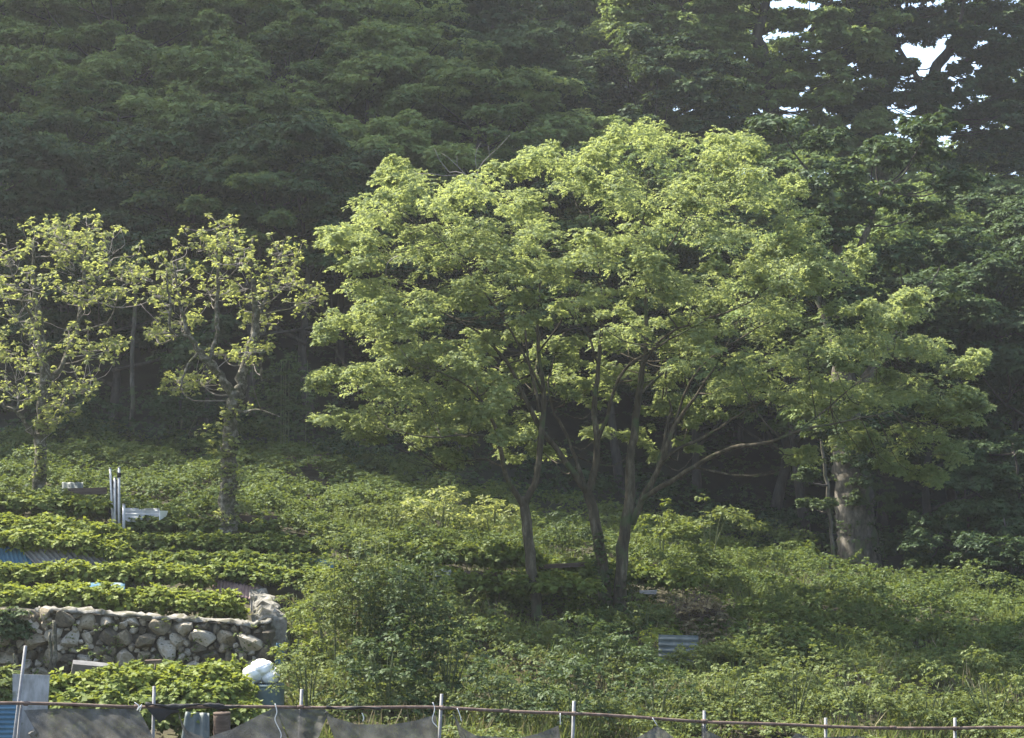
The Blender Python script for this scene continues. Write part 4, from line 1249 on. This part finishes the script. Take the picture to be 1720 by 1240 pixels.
try_place(300, 14, 18, 0.84)
try_place(900, 9.5, 13, 0.80)
try_place(2600, 6.5, 9, 0.76)
try_place(5000, 4, 6, 0.72)
for i, (px, py, a, b) in enumerate(placed):
    o = bpy.data.objects.new('stone', stone_meshes[i % len(stone_meshes)])
    COL.objects.link(o); o.parent = wall
    q = P(px, py, WY + rs.uniform(-0.06, 0.05))
    o.location = [float(q[k] + winv[k]) for k in range(3)]
    o.rotation_euler = (rs.uniform(-.5, .5), rs.uniform(-.7, .7), rs.uniform(-3, 3))
    o.scale = (a * zscale * 1.62, max(a, b) * zscale * 1.1, b * zscale * 1.6)
wj = np.array([P(rs.uniform(0, 450), rs.uniform(1035, 1115), WY - 0.16) for _ in range(46)])
o = crown_obj('wall_weeds', [sprays(wj, np.full((46, 3), 0.09), 5, 6, 0.05, 0.6)], M['shrub'], wall); o['kind'] = 'stuff'
o.location = winv
# backing of earth and mortar
nu, nv = 60, 12
pts = []
for j in range(nv + 1):
    for i in range(nu + 1):
        px = -60 + 515 * i / nu
        py = 1180 + (float(wall_top(px)) + 6 - 1180) * j / nv
        q = P(px, py, WY + 0.13); q[1] += 0.05 * wav(q[0], q[2], 5)
        pts.append(q + np.array(winv))
ff = [(j * (nu + 1) + i, j * (nu + 1) + i + 1, (j + 1) * (nu + 1) + i + 1, (j + 1) * (nu + 1) + i) for j in range(nv) for i in range(nu)]
top0 = len(pts)
for i in range(nu + 1):
    px = -60 + 515 * i / nu
    q = P(px, float(wall_top(px)) + 6, WY + 0.13); q[1] += 0.45
    pts.append(q + np.array(winv))
ff += [(nv * (nu + 1) + i, nv * (nu + 1) + i + 1, top0 + i + 1, top0 + i) for i in range(nu)]
mesh_obj('backing', pts, ff, M['mortar'], wall, True)


def lumpy_strip(name, path, wdt, hgt, mat, parent=None, seed=0, amp=0.03, off=(0, 0, 0)):
    """a rough bar of concrete along path (world points), closed"""
    rng = np.random.default_rng(seed)
    p = curve_pts([(*q, 1.0) for q in path], 5)[:, :3]
    t = norm(np.gradient(p, axis=0)); s = norm(np.cross(t, np.array([0, 0, 1.0])))
    prof = [(-.5, 0), (-.52, .45), (-.42, .92), (0, 1.02), (.42, .95), (.5, .4), (.48, 0)]
    V = []
    for i in range(len(p)):
        for (a, b) in prof:
            V.append(p[i] + s[i] * a * wdt * (1 + rng.normal(0, .07)) + np.array([0, 0, b * hgt * (1 + rng.normal(0, .14))]) + rng.normal(0, amp, 3) * 0.5 + np.array(off))
    n = len(prof)
    Fc = [(i * n + k, i * n + (k + 1) % n, (i + 1) * n + (k + 1) % n, (i + 1) * n + k) for i in range(len(p) - 1) for k in range(n)]
    Fc += [tuple(range(n))[::-1], tuple((len(p) - 1) * n + k for k in range(n))]
    return mesh_obj(name, V, Fc, mat, parent, True)


lumpy_strip('coping', [P(px, float(wall_top(px)) + 6 + 3 * math.sin(px * .11), WY + 0.10) for px in (62, 110, 160, 220, 270, 330, 390, 425, 456)], 0.34, 0.075, M['concrete'], wall, 3, 0.045, winv)
# the end of the wall turning back up the bank
wing = empty('wing_wall', P(450, 1110, 36.4))
tag(wing, 'pale crumbling concrete wing wall running back up the bank from the stone wall corner', 'wall')
wi = -P(450, 1110, 36.4)
rw = np.random.default_rng(8)
V, Fc = [], []
N1, N2 = 34, 7
for i in range(N1 + 1):
    t = i / N1
    topq = np.array([P(458 - 6 * t - 22 * t * t, 1038 - 52 * t, 36.2 + 3.0 * t)])[0]
    wdt = 0.38 + 0.25 * (1 - t)
    for (a, b) in [(-.5, -1.5), (-.5, -.6), (-.48, -.1), (-.3, .02), (.1, .04), (.42, -.06), (.5, -.6), (.52, -1.5)]:
        V.append(topq + np.array([a * wdt, 0, b * (1 - .3 * t)]) + rw.normal(0, .045, 3) + wi)
n = 8
Fc = [(i * n + k, i * n + k + 1, (i + 1) * n + k + 1, (i + 1) * n + k) for i in range(N1) for k in range(n - 1)]
Fc += [tuple(range(n))[::-1], tuple(N1 * n + k for k in range(n))]
mesh_obj('slab', V, Fc, M['concrete'], wing, False)


# ------------------------------------------------------------------ sheets, boards and poles
def sheet(name, c00, c10, c01, c11, waves, amp, along, mat, label, cat, nu=None, nv=None, wob=0.01, thick=0.004, parent=None):
    """corrugated or flat sheet between four corners (u: 00->10, v: 00->01); along 'u': ridges run along u"""
    c00, c10, c01, c11 = [np.asarray(c, float) for c in (c00, c10, c01, c11)]
    k = max(4, int(waves * 6))
    nu, nv = (10, k) if along == 'u' else (k, 8)
    nrm = norm(np.cross(c10 - c00, c01 - c00))
    rng = np.random.default_rng(int(abs(c00[0] * 100)) + 1)
    base = (c00 + c10) / 2
    V = []
    for side in (0, 1):
        for j in range(nv + 1):
            for i in range(nu + 1):
                u, v = i / nu, j / nv
                q = (c00 * (1 - u) + c10 * u) * (1 - v) + (c01 * (1 - u) + c11 * u) * v
                ph = (v if along == 'u' else u) * waves * 2 * math.pi
                q = q + nrm * (amp * math.sin(ph) + wob * math.sin(3 * u + 2 * v + c00[0]) + side * thick)
                V.append(q - base)
    m = (nu + 1) * (nv + 1)
    Fc = []
    for j in range(nv):
        for i in range(nu):
            a = j * (nu + 1) + i
            Fc.append((a, a + 1, a + nu + 2, a + nu + 1))
            Fc.append((a + m, a + nu + 1 + m, a + nu + 2 + m, a + 1 + m))
    edge = [i for i in range(nu + 1)] + [j * (nu + 1) + nu for j in range(1, nv + 1)] + [nv * (nu + 1) + i for i in range(nu - 1, -1, -1)] + [j * (nu + 1) for j in range(nv - 1, 0, -1)]
    for a, b in zip(edge, edge[1:] + edge[:1]):
        Fc.append((b, a, a + m, b + m))
    o = mesh_obj(name, V, Fc, mat, parent, waves > 0)
    o.location = [float(v) for v in base]
    if label: tag(o, label, cat)
    return o


def plank(name, a, b, hgt, thick, mat, label, cat):
    a = np.asarray(a, float); b = np.asarray(b, float)
    up = np.array([0, 0, hgt])
    return sheet(name, a, b, a + up, b + up, 0, 0, 'v', mat, label, cat, wob=0.006, thick=thick)


sheet('corrugated_sheet', P(-20, 954, 39.65), P(62, 956, 39.65), P(-30, 916, 39.9), P(50, 918, 39.9), 11, .02, 'v', M['sheet_blue'], 'blue corrugated sheet at the left edge under the third crop row', 'metal sheet')
sheet('corrugated_sheet', P(66, 956, 39.55), P(222, 958, 39.5), P(30, 919, 39.85), P(186, 923, 39.8), 15, .03, 'v', M['sheet_grey'], 'weathered grey corrugated sheet leaning under the third crop row', 'metal sheet')
sheet('corrugated_sheet', P(206, 876, 43.2), P(272, 878, 43.2), P(206, 853, 43.5), P(268, 855, 43.5), 4, .016, 'u', M['sheet_white'], 'pale corrugated sheet lying right of the metal poles', 'metal sheet')
sheet('plastic_bucket_board', P(268, 874, 43.0), P(277, 868, 43.3), P(268, 858, 43.0), P(281, 858, 43.4), 0, 0, 'v', M['sack'], 'small bright white board at the right end of the pale corrugated sheet', 'board', thick=.02).name = 'white_board'
sheet('corrugated_sheet', P(1106, 1114, 36.4), P(1174, 1116, 36.2), P(1106, 1066, 36.6), P(1173, 1068, 36.4), 5, .022, 'u', M['sheet_teal'], 'teal corrugated sheet with horizontal ridges below the twin-stem tree', 'metal sheet')
sheet('corrugated_sheet', P(356, 990, 39.0), P(436, 1012, 38.6), P(360, 974, 39.2), P(436, 986, 38.9), 14, .014, 'v', M['sheet_rust'], 'rusty corrugated sheet above the concrete wing wall', 'metal sheet')
sheet('corrugated_sheet', P(-30, 1265, 28.0), P(29, 1265, 28.0), P(-30, 1184, 28.1), P(29, 1184, 28.1), 10, .014, 'u', M['sheet_blue'], 'blue corrugated sheet in the bottom left corner behind the fence', 'metal sheet')
sheet('corrugated_sheet', P(722, 968, 40.2), P(756, 968, 40.0), P(726, 958, 40.5), P(760, 957, 40.4), 2, .012, 'u', M['sheet_white'], 'small white scrap of sheet in the weeds left of the dark trunk', 'metal sheet')
sheet('corrugated_sheet', P(1074, 997, 40.2), P(1102, 998, 40.2), P(1074, 991, 40.5), P(1104, 992, 40.4), 2, .01, 'u', M['sheet_grey'], 'small grey-white scrap of sheet just right of the twin stems', 'metal sheet')
sheet('plastic_sheet', P(462, 1122, 35.7), P(476, 1122, 35.7), P(464, 1080, 35.7), P(477, 1082, 35.7), 2, .01, 'v', M['sheet_blue'], 'narrow blue plastic sheet standing at the stone wall corner', 'plastic sheet')
sheet('plastic_sheet', P(104, 828, 44.4), P(140, 828, 44.4), P(104, 810, 44.6), P(140, 810, 44.6), 3, .012, 'v', M['sheet_teal'], 'faded blue sheet behind the brown board left of the metal poles', 'plastic sheet')
sheet('plastic_sheet', P(0, 828, 44.8), P(50, 828, 44.8), P(0, 813, 45), P(50, 814, 45), 3, .012, 'u', M['sheet_teal'], 'faded bluish sheet low on the slope at the left edge', 'plastic sheet')
sheet('plastic_sheet', P(520, 952, 40.0), P(560, 954, 40.0), P(520, 938, 40.1), P(560, 940, 40.1), 2, .01, 'u', M['sheet_blue'], 'strip of blue sheet among the crop rows left of the tall feathery bush', 'plastic sheet')
sheet('plastic_sheet', P(150, 996, 37.9), P(210, 996, 37.9), P(150, 979, 38.3), P(210, 980, 38.3), 3, .01, 'u', M['sheet_blue'], 'strip of blue sheet showing between the two lowest crop rows', 'plastic sheet')
plank('wooden_board', P(112, 832, 44.3), P(180, 830, 44.3), .17, .03, M['plank'], 'reddish brown board lying left of the metal poles', 'board')
plank('wooden_board', P(392, 882, 43.5), P(466, 883, 43.5), .24, .03, M['plank'], 'brown board lying right of the mossy pollard trunk', 'board')
plank('wooden_board', P(905, 956, 42.2), P(990, 951, 42.2), .10, .03, M['plank'], 'dark plank in the weeds between the dark trunk and the twin stems', 'board')
plank('wooden_board', P(780, 966, 40.3), P(862, 970, 40.3), .10, .03, M['plank'], 'dark plank edging the bank left of the dark single trunk', 'board')
plank('wooden_board', P(470, 790, 53.0), P(540, 786, 53.0), .4, .03, M['plank'], 'dim brown board at the forest edge right of the mossy pollard', 'board')

# grey upright board behind the left post
sheet('grey_board', P(22, 1262, 28.3), P(76, 1262, 28.3), P(22, 1132, 28.4), P(84, 1134, 28.4), 0, 0, 'v', M['board'], 'upright weathered grey board behind the leftmost fence post', 'board', thick=.03, wob=.008)
sheet('timber_beam', P(120, 1130, 33.0), P(190, 1137, 33.2), P(120, 1124, 33.1), P(190, 1131, 33.3), 0, 0, 'v', M['sheet_grey'], 'greyish plank lying at the foot of the stone wall', 'board', thick=.2).name = 'pale_plank'
sheet('timber_beam', P(190, 1142, 32.6), P(275, 1148, 32.6), P(192, 1130, 32.7), P(275, 1138, 32.7), 0, 0, 'v', M['plank'], 'short brown plank behind the vine bed in front of the stone wall', 'board', thick=.15).name = 'brown_plank'

# metal poles
for (px, y0, y1, Y, r, lab) in [(185, 905, 787, 42.9, .022, 'leftmost of the four metal poles on the upper terrace, bent and slim'),
                               (193, 905, 803, 42.8, .024, 'short whitish metal pole second from the left on the upper terrace'),
                               (200, 905, 786, 42.7, .025, 'tallest grey metal pole with a dark clamp on the upper terrace'),
                               (208, 905, 848, 42.6, .028, 'shortest thick metal pole right of the tall ones on the upper terrace')]:
    o = empty('metal_pole', P(px, y0, Y)); inv = [-float(v) for v in P(px, y0, Y)]
    s = pipe('shaft', P(px + (6 if px < 190 else 0), y0, Y), P(px, y1, Y), r * 1.25, M['galv_light'], o); s.location = inv
    c = pipe('cap', P(px, y1 + 1, Y), P(px, y1 - 1.5, Y), r * 1.25, M['galv'], o); c.location = inv
    if px == 200:
        c = pipe('clamp', P(px, 802, Y), P(px, 794, Y), r * 2.0, M['black_tarp'], o); c.location = inv
    tag(o, lab, 'pole', 'metal poles on the upper terrace')
o = sheet('black_cloth', P(183, 862, 43.1), P(200, 866, 43.1), P(186, 806, 43.1), P(198, 806, 43.1), 2, .04, 'v', M['black_tarp'], 'black cloth hanging behind the metal poles', 'cloth', thick=.03)

# wooden stakes before the wall
for (px, y0, y1, Y, r, lab) in [(90, 1130, 1042, 35.5, .05, 'rough mossy stake at the left end of the stone wall'), (83, 1130, 1062, 35.5, .035, 'thin stake left of the rough mossy stake'),
                               (22, 1160, 1098, 31, .02, 'thin stick at the left edge behind the grey board'), (260, 1190, 1112, 31.6, .03, 'wooden stake under the small wooden bracket')]:
    o = tubes_obj('wooden_stake', [curve_pts([(*(P(px, y0, Y) - P(px, y0, Y)), r), (*(P(px + 2, (y0 + y1) / 2, Y) - P(px, y0, Y)), r * .9), (*(P(px + 1, y1, Y) - P(px, y0, Y)), r * .7)], 3, .01)], M['bark_moss'], None, 7, .12)
    o.location = [float(v) for v in P(px, y0, Y)]
    tag(o, lab, 'stake')
plank('wooden_bracket', P(246, 1114, 31.55), P(272, 1113, 31.55), .06, .16, M['plank'], 'small wooden crosspiece on a stake in front of the stone wall', 'board')


# ------------------------------------------------------------------ lumps: sack, drum, stones, heaps
def lump(name, c, r, mat, label, cat, seed, lobes=0, folds=0.0, sub=4, parent=None):
    import bmesh
    rng = np.random.default_rng(seed)
    bm = bmesh.new()
    bmesh.ops.create_icosphere(bm, subdivisions=sub, radius=1.0)
    ds = [norm(rng.normal(0, 1, 3)) for _ in range(max(lobes, 1))]
    for v in bm.verts:
        q = np.array(v.co)
        k = 1.0
        if lobes:
            k = 0.72 + 0.34 * max((max(np.dot(q, d), 0) ** 2.2) for d in ds)
        k += folds * math.sin(7 * q[0] + 4 * q[2] + 2 * math.sin(5 * q[1])) + folds * 0.7 * math.sin(13 * q[2] - 6 * q[0] + seed)
        v.co = q * k * np.array(r)
    me = bpy.data.meshes.new(name)
    bm.to_mesh(me); bm.free()
    me.materials.append(mat)
    me.polygons.foreach_set('use_smooth', np.ones(len(me.polygons), bool))
    o = bpy.data.objects.new(name, me); COL.objects.link(o)
    o.location = [float(v) for v in c]
    if parent: o.parent = parent
    if label: tag(o, label, cat)
    return o


sack = empty('white_sack', P(440, 1150, 31.8))
tag(sack, 'bundle of bulging white plastic sacking on the faded blue drum beside the stone wall', 'sack')
for k, (dx, dz, rx, rz) in enumerate([(-.14, .16, .22, .17), (.13, .15, .22, .18), (0, .30, .20, .15), (-.24, .06, .14, .12)]):
    lump('bag', (dx, rw.uniform(-.08, .08), dz), (rx, .22, rz), M['sack'], None, None, 70 + k, 7, 0.025, 4, sack)


def drum(px, py_top, py_bot, hw, Y, mat, label, seed):
    rng = np.random.default_rng(seed)
    c = P(px, py_bot, Y); h = P(px, py_top, Y)[2] - c[2]; r = hw * Y / F_PX
    root = empty('drum', c); tag(root, label, 'drum')
    p = []
    for t in np.linspace(0, 1, 15):
        p.append((0, 0, h * t, r * (1.0 + (0.035 if abs(t - .34) < .04 or abs(t - .67) < .04 else 0) + 0.012 * math.sin(9 * t))))
    tubes_obj('body', [np.array(p)], mat, root, 24, 0.012)
    tubes_obj('rim', [np.array([(0, 0, h - .02, r * 1.03), (0, 0, h + .012, r * 1.03)])], mat, root, 24)
    return root


drum(450, 1150, 1262, 26, 31.8, M['tarp'], 'faded blue-green drum standing under the white sack', 1)
drum(372, 1198, 1285, 14, 29.2, M['plank'], 'narrow rusty brown drum half hidden by the second shade net', 2)
sheet('tarp_panel', P(300, 1270, 29.0), P(352, 1270, 29.0), P(312, 1196, 29.2), P(352, 1198, 29.2), 3, .02, 'v', M['sheet_teal'], 'pale teal panel behind the second shade net', 'panel', thick=.02)


def rock(px, py, hw, hh, Y, label, seed, mat='stone'):
    me = blob(seed, 3)
    me.materials.clear(); me.materials.append(M[mat])
    o = bpy.data.objects.new('rock', me); COL.objects.link(o)
    o.location = [float(v) for v in P(px, py, Y)]
    o.scale = (hw * Y / F_PX, hw * Y / F_PX, hh * Y / F_PX)
    o.rotation_euler = (0.2, 0.25 * (seed % 3 - 1), seed)
    return tag(o, label, 'rock')


rock(66, 1232, 24, 26, 28.3, 'tan boulder at the bottom left beside the first shade net', 201, 'concrete')
rock(1214, 1088, 16, 7, 36.8, 'pale flat stone right of the teal corrugated sheet', 202, 'concrete')
rock(85, 755, 22, 14, 55.5, 'dim grey rock on the upper slope behind the left pollard', 203)
# brown heap of cut brush
heap = empty('brush_heap', P(1175, 1035, 39.0)); tag(heap, 'brown heap of cut dead brush on the bank right of the twin stems', 'brush heap')
st = []
rb = np.random.default_rng(12)
for k in range(150):
    a = rb.uniform(0, 6.28); q = rb.uniform(0, .55); z = rb.uniform(0, .42) * (1 - q / .7)
    c = np.array([math.cos(a) * q, math.sin(a) * q, z]); d = norm(rb.normal(0, 1, 3) * np.array([1, 1, .55])) * rb.uniform(.12, .3)
    st.append(np.array([[*(c - d), .009], [*(c + rb.normal(0, .02, 3)), .008], [*(c + d), .004]]))
tag(tubes_obj('twigs', st, M['plank'], heap, 4), kind='stuff')
hc = rb.normal(0, .22, (34, 3)) * np.array([1.2, 1, .4]) + np.array([0, 0, .18])
crown_obj('dry_leaves', [sprays(hc, np.full((34, 3), .17), 8, 6, .08, .5, rb)], M['dry'], heap)['kind'] = 'stuff'

# ------------------------------------------------------------------ fence with rusty rail and hung shade nets
def fY(px):
    return 26.9 + (px - 500) * 0.0011


RAILY = ([-60, 0, 230, 400, 504, 740, 963, 1183, 1387, 1604, 1720, 1800], [1180, 1181, 1187, 1188, 1188, 1189, 1199, 1212, 1221, 1224, 1222, 1221])


def rail_at(px, dpy=0.0, dY=0.0):
    return P(px, float(np.interp(px, *RAILY)) + dpy, fY(px) + dY)


fb = P(860, 1345, fY(860))
fence = empty('pipe_fence', fb)
tag(fence, 'long pipe fence along the bottom with one rusty rail and grey posts', 'fence')
finv = [-float(v) for v in fb]
joints = [-60, 230, 504, 850, 1183, 1500, 1800]
for a, b in zip(joints[:-1], joints[1:]):
    xs_ = np.linspace(a, b, 9)
    o = tubes_obj('rail', [np.array([(*(rail_at(x) + np.array([0, 0, .008 * math.sin(x * .02)])), .0245) for x in xs_])], M['rust'], fence, 10); o.location = finv
    o = pipe('coupling', rail_at(b - 5), rail_at(b + 5), .030, M['rust'], fence); o.location = finv
for px, pyt, pxb in [(43, 1085, 24), (259, 1153, 257), (507, 1158, 503), (742, 1166, 738), (964, 1178, 962), (1183, 1194, 1183), (1387, 1206, 1387), (1604, 1206, 1604), (-190, 1150, -190), (1815, 1206, 1815)]:
    Y = fY(px) + .055
    gz = float(ground((pxb - CX) / F_PX * Y, Y)) - .3
    bot = P(pxb, 1240, Y); tp = P(px, pyt, Y)
    bot = tp + (bot - tp) * (tp[2] - gz) / (tp[2] - bot[2])
    mt = 'galv' if px not in (507,) else 'rust'
    o = pipe('post', bot, tp, .025, M['galv'], fence); o.location = finv
    r = rail_at(px)
    o = pipe('clamp', r + np.array([-.03, .012, 0]), r + np.array([.03, .012, 0]), .034, M['rust'], fence); o.location = finv
    if px == 43:
        o = pipe('post', bot + np.array([.09, .06, 0]), P(36, 1178, Y + .06), .024, M['galv'], fence); o.location = finv


def net(name, top, bot, label, mat='net', seed=0, nu=70, nv=26, fold=.05, cat='net', dY=0.03, bulge=.06):
    """cloth between a top edge and a bottom edge, both lists of (px, py)"""
    rng = np.random.default_rng(seed)
    tp = np.array(top, float); bt = np.array(bot, float)

    def at(arr, u):
        s = np.r_[0, np.cumsum(np.hypot(*np.diff(arr, axis=0).T))]; s /= s[-1]
        return np.interp(u, s, arr[:, 0]), np.interp(u, s, arr[:, 1])
    V = []
    base = P(tp[0, 0], tp[0, 1], fY(tp[0, 0]))
    ph = rng.uniform(0, 6, 4)
    for j in range(nv + 1):
        v = j / nv
        for i in range(nu + 1):
            u = i / nu
            a = at(tp, u); b = at(bt, u)
            px, py = a[0] * (1 - v) + b[0] * v, a[1] * (1 - v) + b[1] * v
            w_ = fold * (math.sin(u * 13 + v * 5 + ph[0]) + .7 * math.sin(u * 23 - v * 9 + ph[1]) + .5 * math.sin(u * 41 + v * 3 + ph[2]) + .35 * math.sin(u * 67 - v * 21 + ph[3])) * (.35 + .65 * v) - bulge * math.sin(math.pi * v) * .5
            V.append(P(px, py, fY(px) - dY + w_ * .6) - base)
    Fc = [(j * (nu + 1) + i, j * (nu + 1) + i + 1, (j + 1) * (nu + 1) + i + 1, (j + 1) * (nu + 1) + i) for j in range(nv) for i in range(nu)]
    o = mesh_obj(name, V, Fc, M[mat], None, True)
    o.location = [float(v) for v in base]
    tag(o, label, cat)
    return o


net('shade_net', [(40, 1193), (100, 1190), (170, 1191), (232, 1190)], [(100, 1300), (150, 1290), (220, 1285), (285, 1290)], 'grey shade net hung from the rail between the first two posts', seed=1)
net('shade_net', [(296, 1190), (312, 1226), (345, 1240), (392, 1224), (432, 1203), (462, 1188)], [(330, 1300), (350, 1300), (380, 1300), (430, 1300), (470, 1300), (505, 1295)], 'sagging shade net between the second and third posts', seed=2, fold=.04)
net('shade_net', [(462, 1189), (480, 1191), (505, 1192), (545, 1192)], [(496, 1262), (508, 1255), (535, 1240), (552, 1196)], 'dark folded net bunched around the third post', 'net', 3, 18, 14, .05)
net('shade_net', [(543, 1191), (562, 1206), (600, 1217), (660, 1217), (700, 1210), (732, 1200)], [(580, 1290), (600, 1290), (640, 1290), (690, 1290), (730, 1290), (742, 1290)], 'pale shade net sagging left of the fourth post', seed=4, fold=.04)
net('shade_net', [(760, 1196), (775, 1222), (800, 1236), (870, 1240), (905, 1232), (938, 1219)], [(790, 1300), (805, 1300), (830, 1300), (880, 1300), (920, 1300), (950, 1300)], 'shade net dropping below the frame right of the fourth post', seed=5)
net('shade_net', [(1056, 1246), (1080, 1234), (1104, 1219), (1118, 1228), (1140, 1246)], [(1050, 1300), (1080, 1300), (1104, 1300), (1120, 1300), (1150, 1300)], 'shade net pulled up to a peak left of the sixth post', seed=6)
net('shade_net', [(1178, 1216), (1190, 1228), (1215, 1240), (1250, 1246)], [(1180, 1300), (1195, 1300), (1220, 1300), (1250, 1300)], 'corner of shade net tied at the sixth post', seed=7, nu=20)
net('shade_net', [(1320, 1247), (1338, 1231), (1360, 1240), (1440, 1236), (1470, 1244)], [(1320, 1300), (1340, 1300), (1360, 1300), (1440, 1300), (1470, 1300)], 'low shade net around the seventh post', seed=8)
# net rolled along the rail
p = [(*rail_at(x, -2 + 2 * math.sin(x * .07), -.035), .028 + .012 * math.sin(x * .09) + .006 * math.sin(x * .31)) for x in np.linspace(244, 404, 26)]
o = tubes_obj('rolled_net', [np.array(p)], M['black_tarp'], None, 10, .16); tag(o, 'black net rolled up along the rail between the second and third posts', 'net')
p = [(*rail_at(x, 1 + 1.5 * math.sin(x * .09), -.035), .018 + .008 * math.sin(x * .13)) for x in np.linspace(548, 640, 16)]
o = tubes_obj('rolled_net', [np.array(p)], M['black_tarp'], None, 10, .16); tag(o, 'black net rolled up along the rail right of the third post', 'net')
net('shade_net', [(246, 1190), (280, 1190), (300, 1192)], [(268, 1215), (285, 1200), (302, 1197)], 'small flap of black net hanging at the second post', 'black_tarp', 9, 10, 8, .02)

# strings that tie the nets
for i, (pts_, lab) in enumerate([
    ([(226, 1180), (233, 1186), (230, 1194), (238, 1184), (234, 1196)], 'white string knotted at the right end of the first net'),
    ([(462, 1182), (465, 1196), (462, 1210), (472, 1232), (470, 1245)], 'white string hanging beside the third post'),
    ([(727, 1180), (730, 1192), (726, 1210), (735, 1222)], 'white string tied left of the fourth post'),
    ([(768, 1190), (772, 1200), (775, 1212)], 'short white string hanging right of the fourth post'),
    ([(1096, 1206), (1104, 1219)], 'white string holding the net peak left of the sixth post'),
    ([(941, 1198), (941, 1218)], 'short string hanging left of the fifth post'),
    ([(608, 1198), (611, 1206), (609, 1212)], 'white tag of string right of the third post')]):
    b0 = P(pts_[0][0], pts_[0][1], fY(pts_[0][0]) - .05)
    q = [(*(P(a, b, fY(a) - .05) - b0), .007) for a, b in pts_]
    o = tubes_obj('string', [curve_pts(q, 4)], M['string'], None, 5); o.location = [float(v) for v in b0]
    tag(o, lab, 'string')

build_haze()
